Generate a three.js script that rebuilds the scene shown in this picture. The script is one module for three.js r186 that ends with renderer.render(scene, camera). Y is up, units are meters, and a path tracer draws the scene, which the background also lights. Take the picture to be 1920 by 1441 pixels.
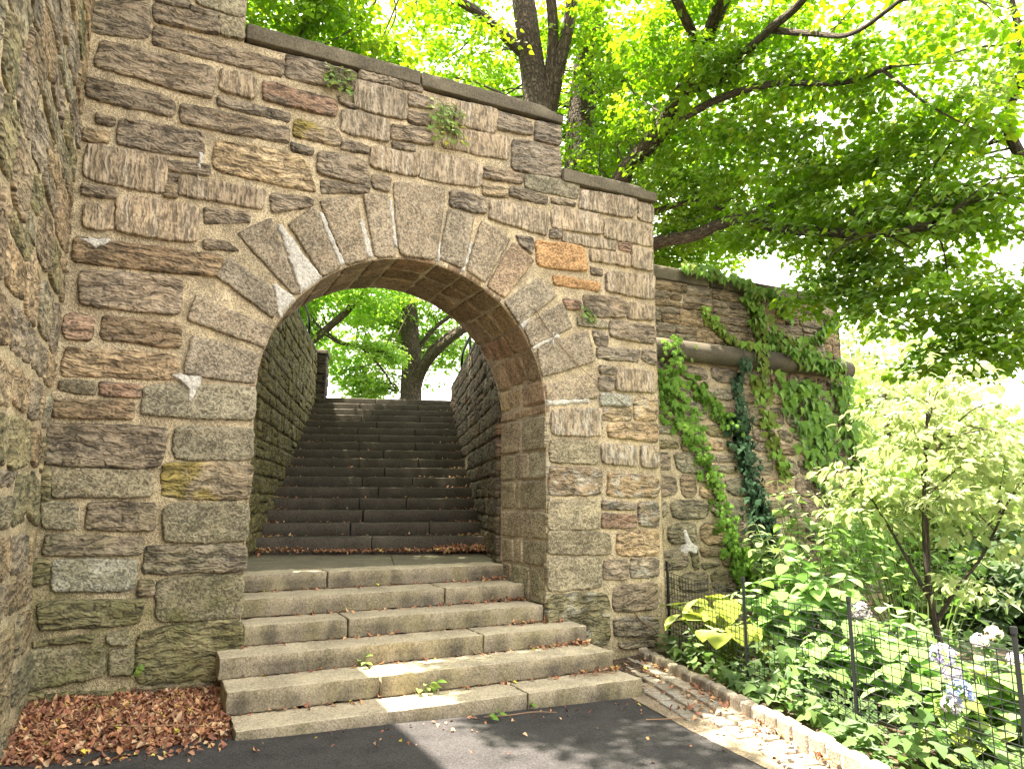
import * as THREE from 'three';
import { mergeGeometries } from 'three/addons/utils/BufferGeometryUtils.js';
import { ImprovedNoise } from 'three/addons/math/ImprovedNoise.js';

// ------------------------------------------------------------------ camera, sky, sun, exposure
const scene = new THREE.Scene();
const R = THREE.MathUtils.degToRad;
const camera = new THREE.PerspectiveCamera(56.67, 1024 / 768, 0.05, 900);
camera.rotation.order = 'YXZ';
camera.position.set(0, 1.6, 0);
camera.rotation.set(R(9.48), R(-26.3), 0);
const SKY = { zenith: [0.86, 0.85, 0.84], horizon: [1.03, 0.99, 0.92], strength: 0.68 };
{
  const w = 256, h = 128, d = new Float32Array(w * h * 4);
  for (let y = 0; y < h; y++) for (let x = 0; x < w; x++) {
    const el = Math.max(0, (y + 0.5) / h * 2 - 1), k = Math.pow(el, 0.6), i = (y * w + x) * 4;
    for (let c = 0; c < 3; c++) d[i + c] = SKY.horizon[c] * (1 - k) + SKY.zenith[c] * k;
    d[i + 3] = 1;
  }
  const t = new THREE.DataTexture(d, w, h, THREE.RGBAFormat, THREE.FloatType);
  t.mapping = THREE.EquirectangularReflectionMapping; t.magFilter = t.minFilter = THREE.LinearFilter; t.needsUpdate = true;
  scene.background = t; scene.environment = t;
  scene.backgroundIntensity = SKY.strength; scene.environmentIntensity = SKY.strength;
}
const SUN = new THREE.Vector3(-0.35, 1, -0.05).normalize();
const sun = new THREE.DirectionalLight(0xfff3e0, 5);
sun.position.copy(SUN).multiplyScalar(60).add(new THREE.Vector3(4, 0, -6)); sun.target.position.set(4, 0, -6);
sun.castShadow = true; sun.shadow.radius = 1.2; sun.shadow.mapSize.set(4096, 4096);
Object.assign(sun.shadow.camera, { left: -30, right: 30, top: 30, bottom: -30, near: 1, far: 140 });
scene.add(sun, sun.target);
const renderer = new THREE.WebGLRenderer({ antialias: true });
renderer.setSize(1024, 768);
renderer.toneMapping = THREE.LinearToneMapping;
renderer.toneMappingExposure = 7.1;
renderer.shadowMap.enabled = true;

// ------------------------------------------------------------------ helpers
let seed = 7;
const rnd = () => { seed |= 0; seed = seed + 0x6D2B79F5 | 0; let t = Math.imul(seed ^ seed >>> 15, 1 | seed); t = t + Math.imul(t ^ t >>> 7, 61 | t) ^ t; return ((t ^ t >>> 14) >>> 0) / 4294967296; };
const reseed = s => { seed = s * 7919 + 13; };
const rr = (a, b) => a + (b - a) * rnd();
const pick = a => a[Math.floor(rnd() * a.length)];
const clamp = (x, a = 0, b = 1) => Math.max(a, Math.min(b, x));
const lerp = (a, b, t) => a + (b - a) * t;
const sstep = (a, b, x) => { const t = clamp((x - a) / (b - a)); return t * t * (3 - 2 * t); };
const per = new ImprovedNoise();
const N = (x, y, z = 0) => per.noise(x + 31.3, y + 17.7, z + 5.1);
const fbm = (x, y, z = 0, o = 4) => { let s = 0, a = 0.5, f = 1; for (let i = 0; i < o; i++) { s += a * N(x * f, y * f, z * f + i * 9.2); a *= 0.5; f *= 2.03; } return s; };
const V3 = (x, y, z) => new THREE.Vector3(x, y, z);

const used = new Map();
function numbered(name) {
  const n = used.get(name) || 0; used.set(name, n + 1);
  return n ? `${name}_${String(n).padStart(3, '0')}` : name;
}
function tag(o, label, category, group, kind) {
  if (label) o.userData.label = label;
  if (category) o.userData.category = category;
  if (group) o.userData.group = group;
  if (kind) o.userData.kind = kind;
  return o;
}
function thing(name, label, category, group, pos = [0, 0, 0]) {
  const g = new THREE.Group(); g.name = numbered(name); g.position.set(...pos); scene.add(g);
  return tag(g, label, category, group);
}
function part(parent, name, geo, mat, kind) {
  const m = new THREE.Mesh(geo, mat); m.castShadow = m.receiveShadow = true;
  m.name = parent === scene ? numbered(name) : sub(parent, name);
  parent.add(m); if (kind) m.userData.kind = kind;
  return m;
}
function sub(parent, name) {
  const c = parent.userData.__n || (Object.defineProperty(parent.userData, '__n', { value: {}, enumerable: false }), parent.userData.__n);
  const n = c[name] || 0; c[name] = n + 1;
  return n ? `${name}_${String(n).padStart(3, '0')}` : name;
}
function structure(name, geo, mat) { const m = part(scene, name, geo, mat); m.userData.kind = 'structure'; return m; }

// ------------------------------------------------------------------ procedural textures
const hash = (x, y, s) => { let h = Math.imul(x, 374761393) + Math.imul(y, 668265263) + Math.imul(s, 974634741) | 0; h = Math.imul(h ^ h >>> 13, 1274126177); return ((h ^ h >>> 16) >>> 0) / 4294967296; };
function tn(x, y, px, py, s) {                     // tileable value noise, x and y in cells, period px and py
  const x0 = Math.floor(x), y0 = Math.floor(y); let fx = x - x0, fy = y - y0;
  fx = fx * fx * (3 - 2 * fx); fy = fy * fy * (3 - 2 * fy);
  const m = (a, p) => ((a % p) + p) % p, a = m(x0, px), b = m(x0 + 1, px), c = m(y0, py), d = m(y0 + 1, py);
  return lerp(lerp(hash(a, c, s), hash(b, c, s), fx), lerp(hash(a, d, s), hash(b, d, s), fx), fy);
}
function tfbm(u, v, px, py, o, s, g = 0.55) { let r = 0, a = 1, t = 0; for (let i = 0; i < o; i++) { r += a * tn(u * px, v * py, px, py, s + i * 7); t += a; a *= g; px *= 2; py *= 2; } return r / t; }
function texture(n, fn, srgb) {                    // fn(u, v) -> value 0..1 or [r, g, b]
  const d = new Uint8Array(n * n * 4);
  for (let y = 0; y < n; y++) for (let x = 0; x < n; x++) {
    const c = fn(x / n, y / n), i = (y * n + x) * 4;
    for (let k = 0; k < 3; k++) d[i + k] = 255 * clamp(Array.isArray(c) ? c[k] : c);
    d[i + 3] = 255;
  }
  const t = new THREE.DataTexture(d, n, n, THREE.RGBAFormat);
  t.wrapS = t.wrapT = THREE.RepeatWrapping; t.magFilter = t.minFilter = THREE.LinearFilter;
  if (srgb) t.colorSpace = THREE.SRGBColorSpace;
  t.needsUpdate = true; return t;
}
// albedo maps hold linear values, about 0.5 on average; the base colour is scaled to suit
const schist = (u, v) => {
  const w = tfbm(u, v, 5, 7, 4, 3) * 0.07;
  const a = tfbm(u, v + w, 9, 40, 3, 11, 0.8), b = tfbm(u, v, 90, 110, 1, 29), c = tfbm(u, v, 5, 8, 3, 37);
  const crack = Math.pow(1 - Math.abs(2 * tfbm(u, v + w * 1.2, 5, 24, 3, 57) - 1), 16);
  return { a: clamp(0.5 + (a - 0.5) * 1.8 + (b - 0.5) * 0.55 + (c - 0.5) * 0.4), crack };
};
const tooled = (u, v) => {
  const a = tfbm(u + 0.01 * tn(u * 9, v * 9, 9, 9, 5), v, 76, 13, 2, 71, 0.6), b = tfbm(u, v, 9, 13, 3, 83), c = tfbm(u, v, 80, 60, 2, 97);
  return clamp(0.52 + (a - 0.5) * 1.7 + (b - 0.5) * 0.7 + (c - 0.5) * 1.1);
};
const speck = (u, v) => {
  const a = tfbm(u, v, 64, 84, 2, 101, 0.9), b = tfbm(u, v, 8, 12, 4, 113), c = tfbm(u, v, 128, 128, 1, 131);
  return clamp(0.5 + (a - 0.5) * 1.5 + (b - 0.5) * 0.8 + (c - 0.5) * 0.7);
};
const T = {};
T.schist = texture(512, (u, v) => { const s = schist(u, v), m = tfbm(u, v, 7, 9, 3, 5); const k = lerp(0.22, 0.92, s.a) * (1 - 0.55 * s.crack); return [k * (0.96 + 0.1 * m), k, k * (1.05 - 0.12 * m)]; });
T.schistB = texture(512, (u, v) => { const s = schist(u, v); return s.a * 0.75 - s.crack * 0.5 + 0.25; });
T.tooled = texture(512, (u, v) => { const k = lerp(0.30, 0.84, tooled(u, v)); return [k, k * 0.985, k * 0.96]; });
T.tooledB = texture(512, (u, v) => tooled(u, v));
T.speck = texture(512, (u, v) => { const k = lerp(0.27, 0.85, speck(u, v)); return [k, k, k]; });
T.granite = texture(512, (u, v) => { const k = clamp(0.62 + (tfbm(u, v, 120, 120, 2, 151, 0.9) - 0.5) * 0.75 + (tfbm(u, v, 6, 6, 4, 153) - 0.5) * 0.45); return [k, k * 0.99, k * 0.97]; });
T.graniteB = texture(512, (u, v) => tfbm(u, v, 90, 90, 2, 157, 0.9));
T.speckB = texture(512, (u, v) => speck(u, v));
const grit = (u, v) => clamp(0.5 + (tfbm(u, v, 85, 85, 2, 201, 0.9) - 0.5) * 1.9 + (tfbm(u, v, 9, 9, 4, 211) - 0.5) * 1.1);
T.mortar = texture(512, (u, v) => { const k = lerp(0.42, 0.92, grit(u, v)), m = tfbm(u, v, 5, 5, 3, 223); return [k, k * (0.97 + 0.06 * m), k * (0.9 + 0.2 * m)]; });
T.mortarB = texture(512, (u, v) => grit(u, v));
T.asphalt = texture(512, (u, v) => { const a = tfbm(u, v, 128, 128, 2, 301, 0.9), b = tfbm(u, v, 6, 6, 4, 307), p = hash(Math.floor(u * 170), Math.floor(v * 170), 311) > 0.988 ? 0.4 : 0; const k = clamp(0.42 + (a - 0.5) * 0.9 + (b - 0.5) * 0.45 + p); return [k, k, k * 1.02]; });
T.asphaltB = texture(512, (u, v) => tfbm(u, v, 128, 128, 2, 301, 0.9));
const barkf = (u, v) => clamp(1 - Math.abs(2 * tfbm(u + 0.03 * tfbm(u, v, 4, 8, 2, 401), v, 22, 7, 3, 409) - 1) * 2.1);
T.bark = texture(512, (u, v) => { const b = barkf(u, v), n = tfbm(u, v, 20, 20, 3, 419), k = lerp(0.85, 0.3, b) * (0.6 + 0.8 * n); return [k, k * 0.97, k * 0.92]; });
T.barkB = texture(512, (u, v) => 1 - barkf(u, v));
T.soil = texture(512, (u, v) => { const a = tfbm(u, v, 30, 30, 4, 501, 0.7), b = tfbm(u, v, 5, 5, 3, 503); const k = clamp(0.5 + (a - 0.5) * 1.7); return [k, k * (0.86 + 0.2 * b), k * (0.7 + 0.3 * b)]; });

const std = (o) => new THREE.MeshStandardMaterial({ roughness: 0.95, metalness: 0, ...o });
const M = {
  schist: std({ vertexColors: true, map: T.schist, bumpMap: T.schistB, bumpScale: 0.02 }),
  tooled: std({ vertexColors: true, map: T.tooled, bumpMap: T.tooledB, bumpScale: 0.010 }),
  speck: std({ vertexColors: true, map: T.speck, bumpMap: T.speckB, bumpScale: 0.006 }),
  granite: std({ vertexColors: true, map: T.granite, bumpMap: T.graniteB, bumpScale: 0.003 }),
  mortar: std({ vertexColors: true, map: T.mortar, bumpMap: T.mortarB, bumpScale: 0.006 }),
  core: std({ color: new THREE.Color().setRGB(0.62, 0.46, 0.30), map: T.mortar, bumpMap: T.mortarB, bumpScale: 0.006 }),
  asphalt: std({ color: new THREE.Color().setRGB(0.072, 0.066, 0.065), map: T.asphalt, bumpMap: T.asphaltB, bumpScale: 0.004, roughness: 0.9 }),
  bark: std({ color: new THREE.Color().setRGB(0.125, 0.098, 0.072), map: T.bark, bumpMap: T.barkB, bumpScale: 0.03 }),
  twig: std({ color: new THREE.Color().setRGB(0.06, 0.045, 0.035) }),
  soil: std({ color: new THREE.Color().setRGB(0.13, 0.09, 0.06), map: T.soil, bumpMap: T.soil, bumpScale: 0.02 }),
  lawn: std({ color: new THREE.Color().setRGB(0.14, 0.20, 0.06), map: T.soil, bumpMap: T.soil, bumpScale: 0.03 }),
  metal: std({ color: new THREE.Color().setRGB(0.012, 0.014, 0.014), roughness: 0.55, metalness: 0.2 }),
  stem: std({ color: new THREE.Color().setRGB(0.16, 0.10, 0.05) }),
  greenStem: std({ color: new THREE.Color().setRGB(0.12, 0.19, 0.04) }),
};
function leafMat(r, g, b, through = 0.5) {
  return new THREE.MeshPhysicalMaterial({ color: new THREE.Color().setRGB(r, g, b), roughness: 0.9, transmission: through, thickness: 0, specularIntensity: 0.5, side: THREE.DoubleSide });
}

// ------------------------------------------------------------------ stones
const STONE = {       // base colours, linear; multiplied by maps of mean about 0.55
  d: [0.30, 0.258, 0.205], g: [0.315, 0.29, 0.215], v: [0.36, 0.305, 0.235], V: [0.345, 0.295, 0.225], R: [0.37, 0.285, 0.205], b: [0.32, 0.25, 0.17],
  w: [0.44, 0.345, 0.23], t: [0.62, 0.50, 0.33], r: [0.41, 0.285, 0.21], o: [0.62, 0.38, 0.19], y: [0.37, 0.30, 0.21], l: [0.50, 0.50, 0.42], m: [0.27, 0.25, 0.15],
};
const KMAT = { v: 'tooled', V: 'speck', R: 'speck', g: 'speck', l: 'speck', o: 'speck' };
// a rough stone with its face at depth about 0 in a frame given by at(u, v, depth) -> Vector3; q = four corners, clockwise from top left
function stone(q, kind, at, o = {}) {
  const P = [0, 1, 2, 3].map(i => [q[2 * i], q[2 * i + 1]]), gr = o.grow ?? 0.008;
  [[-1, 1], [1, 1], [1, -1], [-1, -1]].forEach(([a, b], i) => { P[i][0] += a * gr; P[i][1] += b * gr; });
  const w = (Math.hypot(P[1][0] - P[0][0], P[1][1] - P[0][1]) + Math.hypot(P[2][0] - P[3][0], P[2][1] - P[3][1])) / 2;
  const h = (Math.hypot(P[3][0] - P[0][0], P[3][1] - P[0][1]) + Math.hypot(P[2][0] - P[1][0], P[2][1] - P[1][1])) / 2;
  const cell = o.cell || 0.014, nu = Math.round(clamp(w / cell, 5, 52)) + 2, nv = Math.round(clamp(h / cell, 4, 30)) + 2;
  const sx = rnd() * 60, sy = rnd() * 60, tu = rr(-0.012, 0.012), tv = rr(-0.012, 0.012), proud = o.proud ?? rr(0.012, 0.026);
  const rough = (kind === 'V' || kind === 'v' || kind === 'R' ? 0.55 : kind === 'g' || kind === 'l' ? 0.75 : 1) * (o.rough ?? 1);
  const rot = kind === 'V' ? Math.atan2(P[3][1] - P[0][1], P[3][0] - P[0][0]) + Math.PI / 2 : 0, cr = Math.cos(rot), sr = Math.sin(rot);
  const base = STONE[kind] || STONE.d, tone = rr(1.03, 1.38), pos = [], uv = [], col = [], idx = [];
  const warm = rr(-0.035, 0.035);
  for (let j = 0; j <= nv; j++) for (let i = 0; i <= nu; i++) {
    const a = clamp((i - 1) / (nu - 2)), b = clamp((j - 1) / (nv - 2)), rim = i === 0 || j === 0 || i === nu || j === nv;
    let u = lerp(lerp(P[0][0], P[1][0], a), lerp(P[3][0], P[2][0], a), b), v = lerp(lerp(P[0][1], P[1][1], a), lerp(P[3][1], P[2][1], a), b);
    const ca = 2 * a - 1, cb = 2 * b - 1, k = Math.pow(Math.abs(ca), 5) * Math.pow(Math.abs(cb), 5) * Math.min(w, h) * (o.round ?? 0.11);
    const cu = (P[0][0] + P[1][0] + P[2][0] + P[3][0]) / 4, cv = (P[0][1] + P[1][1] + P[2][1] + P[3][1]) / 4, cl = Math.hypot(u - cu, v - cv) || 1;
    u -= (u - cu) / cl * k; v -= (v - cv) / cl * k;
    const wob = o.wobble ?? 0.013;
    const uu = u + wob * (N(u * 8 + sx, v * 8, sy) + 0.8 * N(u * 24, v * 24 + sx, sy)), vv = v + wob * (N(u * 7, v * 9 + sy, sx) + 0.7 * N(u * 22 + sy, v * 26, sx));
    const e = Math.min(a * w, (1 - a) * w, b * h, (1 - b) * h);
    let d = proud - (0.009 * rough + 0.003) * (1 - sstep(0, 0.014, e)) + (tu * ca + tv * cb) * 0.7;
    if (kind === 'v' || kind === 'V' || kind === 'R') d += 0.008 * fbm(u * 7 + sx, v * 7, sy) + 0.005 * N(u * 34, v * 9 + sx, sy);
    else { const l = fbm(u * 5 + sx, v * 17 + u * tu * 60, sy, 4), t = l * 7, led = (Math.floor(t) + sstep(0.7, 1, t - Math.floor(t))) / 7, ch = fbm(u * 16 + sy, v * 26, sx, 3); d += rough * sstep(-0.012, 0.012, e) * Math.max(-0.012, 0.012 * l + 0.013 * led + 0.022 * ch * (0.5 + Math.abs(l)) + 0.006 * N(u * 45, v * 70, sx)); }
    if (rim) d = -0.045;
    const p = at(uu, vv, d); pos.push(p.x, p.y, p.z);
    const ru = u * cr + v * sr, rv = -u * sr + v * cr;
    uv.push((ru + sx) / 1.3, (rv + sy) / 1.3);
    let f = tone * (kind === 't' || kind === 'o' || kind === 'l' ? 0.8 : 1) * (1 + 0.5 * fbm(u * 4 + sx, v * 6, sy, 3)), c = [base[0] * f * (1.07 + warm), base[1] * f * 1.01, base[2] * f * (0.91 - warm)];
    const mixc = (t, x) => { for (let n = 0; n < 3; n++) c[n] = lerp(c[n], t[n], x); };
    if (kind === 'V') mixc([0.52, 0.45, 0.34], 0.55 * Math.pow(clamp(0.5 + N(ru * 34, rv * 7 + sx, sy)), 2));
    if (kind === 'y') mixc([0.42, 0.33, 0.05], 0.75 * sstep(0.55, 0.2, a + 0.5 * N(u * 9, v * 9, sx)));
    if (kind === 'r') mixc([0.2, 0.17, 0.13], 0.7 * sstep(0.0, 0.3, N(u * 6 + sx, v * 9, sy)));
    if (kind === 'l' || o.pale) mixc([0.62, 0.6, 0.52], 0.5 * sstep(0.0, 0.4, N(u * 9 + sx, v * 12, sy)));
    const moss = o.moss ? o.moss(uu, vv) : 0;
    if (moss > 0) mixc(o.mossC || [0.155, 0.15, 0.05], clamp(moss * (0.55 + 0.9 * fbm(u * 5, v * 5, 3))));
    if (o.streak && kind === 'v') { const st = Math.pow(clamp(0.5 + 0.9 * N(u * 16 + 3, v * 1.2, 7)), 3); mixc([0.66, 0.57, 0.45], 0.75 * st); }
    col.push(...c.map(x => clamp(x * (o.dark ?? 1), 0.01, 0.85)));
  }
  for (let j = 0; j < nv; j++) for (let i = 0; i < nu; i++) { const A = j * (nu + 1) + i, B = A + 1, C = A + nu + 1, D = C + 1; idx.push(A, C, B, B, C, D); }
  const g = new THREE.BufferGeometry();
  g.setAttribute('position', new THREE.Float32BufferAttribute(pos, 3)); g.setAttribute('uv', new THREE.Float32BufferAttribute(uv, 2)); g.setAttribute('color', new THREE.Float32BufferAttribute(col, 3));
  g.setIndex(idx); g.computeVertexNormals();
  return g;
}
// a gritty mortar face: a grid from (u0, v0) to (u1, v1), cells for which gone(u, v) holds at all corners left out, corners moved by snap
function mortarFace(u0, v0, u1, v1, at, o = {}) {
  const c = o.cell || 0.04, nu = Math.ceil((u1 - u0) / c), nv = Math.ceil((v1 - v0) / c), pos = [], uv = [], col = [], idx = [], out = [];
  for (let j = 0; j <= nv; j++) for (let i = 0; i <= nu; i++) {
    let u = lerp(u0, u1, i / nu), v = lerp(v0, v1, j / nv), g = o.gone ? o.gone(u, v) : false;
    if (g) [u, v] = o.snap(u, v);
    out.push(g);
    const p = at(u, v, -0.010 + 0.011 * fbm(u * 9, v * 9, 2, 3) + (o.lift ? o.lift(u, v) : 0)); pos.push(p.x, p.y, p.z); uv.push(u / 0.9, v / 0.9);
    const f = 1 + 0.55 * fbm(u * 3, v * 3, 8, 3) + 0.35 * fbm(u * 13, v * 13, 2, 2), b = o.color || [0.60, 0.49, 0.315], k = [b[0] * f, b[1] * f, b[2] * f];
    const m = o.moss ? clamp(o.moss(u, v) * (0.6 + 1.0 * fbm(u * 4, v * 4, 5))) : 0;
    const mc = [0.22, 0.2, 0.085];
    const dk = o.stain ? clamp(o.stain(u, v)) : 0;
    for (let n = 0; n < 3; n++) col.push(clamp(lerp(lerp(k[n], mc[n], m), k[n] * 0.45, dk), 0.02, 0.9));
  }
  for (let j = 0; j < nv; j++) for (let i = 0; i < nu; i++) {
    const A = j * (nu + 1) + i, B = A + 1, C = A + nu + 1, D = C + 1;
    if (out[A] && out[B] && out[C] && out[D]) continue;
    idx.push(A, B, C, B, D, C);
  }
  const g = new THREE.BufferGeometry();
  g.setAttribute('position', new THREE.Float32BufferAttribute(pos, 3)); g.setAttribute('uv', new THREE.Float32BufferAttribute(uv, 2)); g.setAttribute('color', new THREE.Float32BufferAttribute(col, 3));
  g.setIndex(idx); g.computeVertexNormals(); return g;
}
// a worn block: rounded arrises, slightly uneven; colour by fn(x, y, z, normal)
function block(w, h, d, o = {}) {
  const r = o.r ?? 0.012, n = [w, h, d].map(l => Math.round(clamp(l / (o.cell || 0.06), 3, 40)));
  const g = new THREE.BoxGeometry(w, h, d, ...n), p = g.attributes.position, nn = g.attributes.normal, H = [w / 2, h / 2, d / 2], uv = [], col = [], s = rnd() * 50;
  for (let i = 0; i < p.count; i++) {
    const q = [p.getX(i), p.getY(i), p.getZ(i)], f = [nn.getX(i), nn.getY(i), nn.getZ(i)];
    for (let k = 0; k < 3; k++) { const t = (q[k] / H[k] + 1) / 2 * n[k]; if (Math.abs(t - 1) < 0.01) q[k] = -(H[k] - r); else if (Math.abs(t - n[k] + 1) < 0.01) q[k] = H[k] - r; }
    const inn = q.map((x, k) => clamp(x, -(H[k] - r), H[k] - r)), dir = V3(q[0] - inn[0], q[1] - inn[1], q[2] - inn[2]).normalize();
    const am = (o.amp ?? 0.004) * (N(q[0] * 9 + s, q[1] * 9, q[2] * 9) + 0.6 * N(q[0] * 26, q[1] * 26 + s, q[2] * 26));
    const edge = inn.filter((x, k) => Math.abs(q[k]) > H[k] - r - 1e-6).length > 1 ? -Math.max(0, N(q[0] * 14, q[1] * 14 + s, q[2] * 14)) * (o.chip ?? 0.012) : 0;
    p.setXYZ(i, inn[0] + dir.x * (r + am + edge), inn[1] + dir.y * (r + am + edge), inn[2] + dir.z * (r + am + edge));
    nn.setXYZ(i, dir.x, dir.y, dir.z);
    const ax = Math.abs(f[0]) > 0.5 ? [q[2], q[1]] : Math.abs(f[1]) > 0.5 ? [q[0], q[2]] : [q[0], q[1]];
    uv.push((ax[0] + s) / 1.1, (ax[1] + s * 2) / 1.1);
    const c = o.color ? o.color(q, f, s) : [0.4, 0.36, 0.28]; col.push(...c);
  }
  g.setAttribute('uv', new THREE.Float32BufferAttribute(uv, 2)); g.setAttribute('color', new THREE.Float32BufferAttribute(col, 3));
  return g;
}
const frame = (O, U, Vv, Nn) => (u, v, d) => V3(O.x + U.x * u + Vv.x * v + Nn.x * d, O.y + U.y * u + Vv.y * v + Nn.y * d, O.z + U.z * u + Vv.z * v + Nn.z * d);
const tint = (g, c) => { const n = g.attributes.position.count, a = new Float32Array(n * 3); for (let i = 0; i < n; i++) a.set(c, i * 3); g.setAttribute('color', new THREE.BufferAttribute(a, 3)); return g; };
// rubble: rows of stones between v0 and v1; rows break into stones, some of them two thin ones on top of each other
function rubble(u0, u1, v0, v1, o, put) {
  let v = v0;
  while (v < v1 - 0.05) {
    let h = Math.min(rr(o.h[0], o.h[1]), v1 - v); if (v1 - v - h < o.h[0] * 0.6) h = v1 - v;
    let u = u0 - (o.ragged ? rnd() * 0.25 : 0);
    while (u < u1 - 0.04) {
      let w = rr(o.w[0], o.w[1]); if (rnd() < 0.22) w *= 0.5; if (u1 - u - w < o.w[0] * 0.45) w = u1 - u; w = Math.min(w, u1 - u);
      const J = o.joint, j = () => rr(-1, 1) * (o.jit ?? 0.014);
      const one = (a, b, c, d) => { if (b - a > 0.05 && d - c > 0.04) put([a + J / 2 + j(), d - J / 2 + j(), b - J / 2 + j(), d - J / 2 + j(), b - J / 2 + j(), c + J / 2 + j(), a + J / 2 + j(), c + J / 2 + j()]); };
      if (h > o.h[1] * 0.8 && rnd() < 0.3) { const k = v + h * rr(0.35, 0.65); one(u, u + w, v, k); one(u, u + w, k, v + h); }
      else one(u, u + w, v, v + h);
      u += w;
    }
    v += h;
  }
}

// ------------------------------------------------------------------ ground
const slopeY = x => 0.007 - 0.028 * (clamp(x, -3, 3.9) - 3.78);
const kerbX = z => lerp(4.52, 3.70, clamp((z + 6.35) / 3.4, -0.5, 2.2));      // line of the kerb
const edgeX = z => z < -4.23 ? lerp(3.80, 3.66, (z + 5.15) / 0.92) : lerp(3.66, 3.58, (z + 4.23) / 0.78) + (z > -3.45 ? -0.02 * (z + 3.45) : 0);
function sheet(nx, nz, f) {
  const pos = [], uv = [], idx = [];
  for (let j = 0; j <= nz; j++) for (let i = 0; i <= nx; i++) { const p = f(i / nx, j / nz); pos.push(p[0], p[1], p[2]); uv.push(p[0], p[2]); }
  for (let j = 0; j < nz; j++) for (let i = 0; i < nx; i++) { const A = j * (nx + 1) + i, B = A + 1, C = A + nx + 1, D = C + 1; idx.push(A, C, B, B, C, D); }
  const g = new THREE.BufferGeometry(); g.setAttribute('position', new THREE.Float32BufferAttribute(pos, 3)); g.setAttribute('uv', new THREE.Float32BufferAttribute(uv, 2)); g.setIndex(idx); g.computeVertexNormals(); return g;
}
structure('asphalt_path', sheet(60, 70, (a, b) => {
  const z = lerp(-6.6, 9, Math.pow(b, 1.6)), xe = edgeX(z) + 0.035 * N(z * 3, 1) + 0.02 * N(z * 11, 2), x = lerp(-9, xe, Math.pow(a, 0.55));
  return [x, slopeY(x) + 0.006 * N(x * 1.3, z * 1.3), z];
}), M.asphalt);
// the garden, the hillside that falls away to the right and the land out to the horizon: one sheet
const landY = (x, z) => { const d = Math.max(0, x - 7.5) + Math.max(0, z + 1) * 0.25; let y = x < 3.3 ? -0.06 : lerp(-0.06, 0.1, sstep(3.3, 4.6, x)); y += -0.30 * d * sstep(0, 3, d) + 0.05 * fbm(x * 0.7, z * 0.7, 3); if (z > 4 && x < 3.6) y = -0.1; return Math.max(y, -9) + (x > 30 ? fbm(x * 0.02, z * 0.02, 1) * 6 : 0); };
structure('ground', sheet(110, 110, (a, b) => { const s = t => Math.sign(t - 0.5) * (Math.pow(Math.abs(t - 0.5) * 2, 3.2) * 560 + Math.abs(t - 0.5) * 34), x = 6 + s(a), z = -4 + s(b); return [x, landY(x, z), z]; }), M.soil);

// ------------------------------------------------------------------ axes of the stair, which runs askew behind the arch
const TH = R(16.8), AX = V3(Math.sin(TH), 0, -Math.cos(TH)), AC = V3(Math.cos(TH), 0, Math.sin(TH));
const stairAt = (along, across, y) => V3(AX.x * along + AC.x * across, y, AX.z * along + AC.z * across);
const TOP = 3.70;
{
  const s = new THREE.Shape(), L = a => stairAt(a, -1.9, 0), Q = a => stairAt(a, 1.5, 0), P = [[-40, -7.1], [L(7.0).x, -7.1], [L(15.1).x, L(15.1).z], [Q(15.1).x, Q(15.1).z], [Q(7.6).x, -7.1], [9, -7.4], [8.6, -70], [-40, -70]];
  P.forEach((p, i) => i ? s.lineTo(p[0], -p[1]) : s.moveTo(p[0], -p[1]));
  const g = new THREE.ExtrudeGeometry(s, { depth: 0.3, bevelEnabled: false }); g.rotateX(-Math.PI / 2); g.translate(0, TOP - 0.31, 0);
  structure('upper_terrace', g, M.lawn);
}

// ------------------------------------------------------------------ the arch wall
const WZ = -6.2, WT = 1.05, ARC = { x: 2.06, y: 2.49, r: 1.385 };
const wall = thing('arch_wall', 'tall grey rubble stone wall pierced by a round arch over the steps', 'wall', null, [2.06, 0, WZ]);
const wallAt = (u, v, d) => V3(u - 2.06, v, d);
const inArch = (u, v, r = ARC.r) => v < ARC.y ? Math.abs(u - ARC.x) < r : Math.hypot(u - ARC.x, v - ARC.y) < r;
const snapArch = (u, v) => { if (v < ARC.y) return [ARC.x + Math.sign(u - ARC.x || 1) * ARC.r, v]; const a = Math.atan2(v - ARC.y, u - ARC.x); return [ARC.x + ARC.r * Math.cos(a), ARC.y + ARC.r * Math.sin(a)]; };
const mossWall = (u, v) => clamp(0.95 * sstep(2.6, 0.2, v) * sstep(2.2, 0.2, u) + 0.5 * sstep(1.1, 0.2, v) + 0.25 * sstep(-0.3, -0.75, u));
{
  const outline = new THREE.Shape(); [[-1.2, -0.3], [4.84, -0.3], [4.87, 5.0], [3.65, 5.0], [3.65, 5.64], [0.41, 5.64], [0.41, 7], [-1.2, 7]].forEach((p, i) => i ? outline.lineTo(...p) : outline.moveTo(...p));
  const hole = new THREE.Path(); hole.moveTo(ARC.x - 1.405, -0.29); hole.lineTo(ARC.x - 1.405, ARC.y); hole.absarc(ARC.x, ARC.y, 1.405, Math.PI, 0, true); hole.lineTo(ARC.x + 1.405, -0.29); outline.holes.push(hole);
  const g = new THREE.ExtrudeGeometry(outline, { depth: WT - 0.03, bevelEnabled: false, curveSegments: 48 }); g.translate(-2.06, 0, -WT);
  part(wall, 'wall_core', g, M.core);
  const m = [mortarFace(-0.8, 0, 4.86, 4.98, wallAt, { gone: inArch, snap: snapArch, moss: mossWall }), mortarFace(-0.8, 4.98, 3.65, 5.64, wallAt, { moss: mossWall }), mortarFace(-0.8, 5.64, 0.41, 7, wallAt)];
  part(wall, 'mortar_face', mergeGeometries(m), M.mortar);
}
reseed(11);
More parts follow.
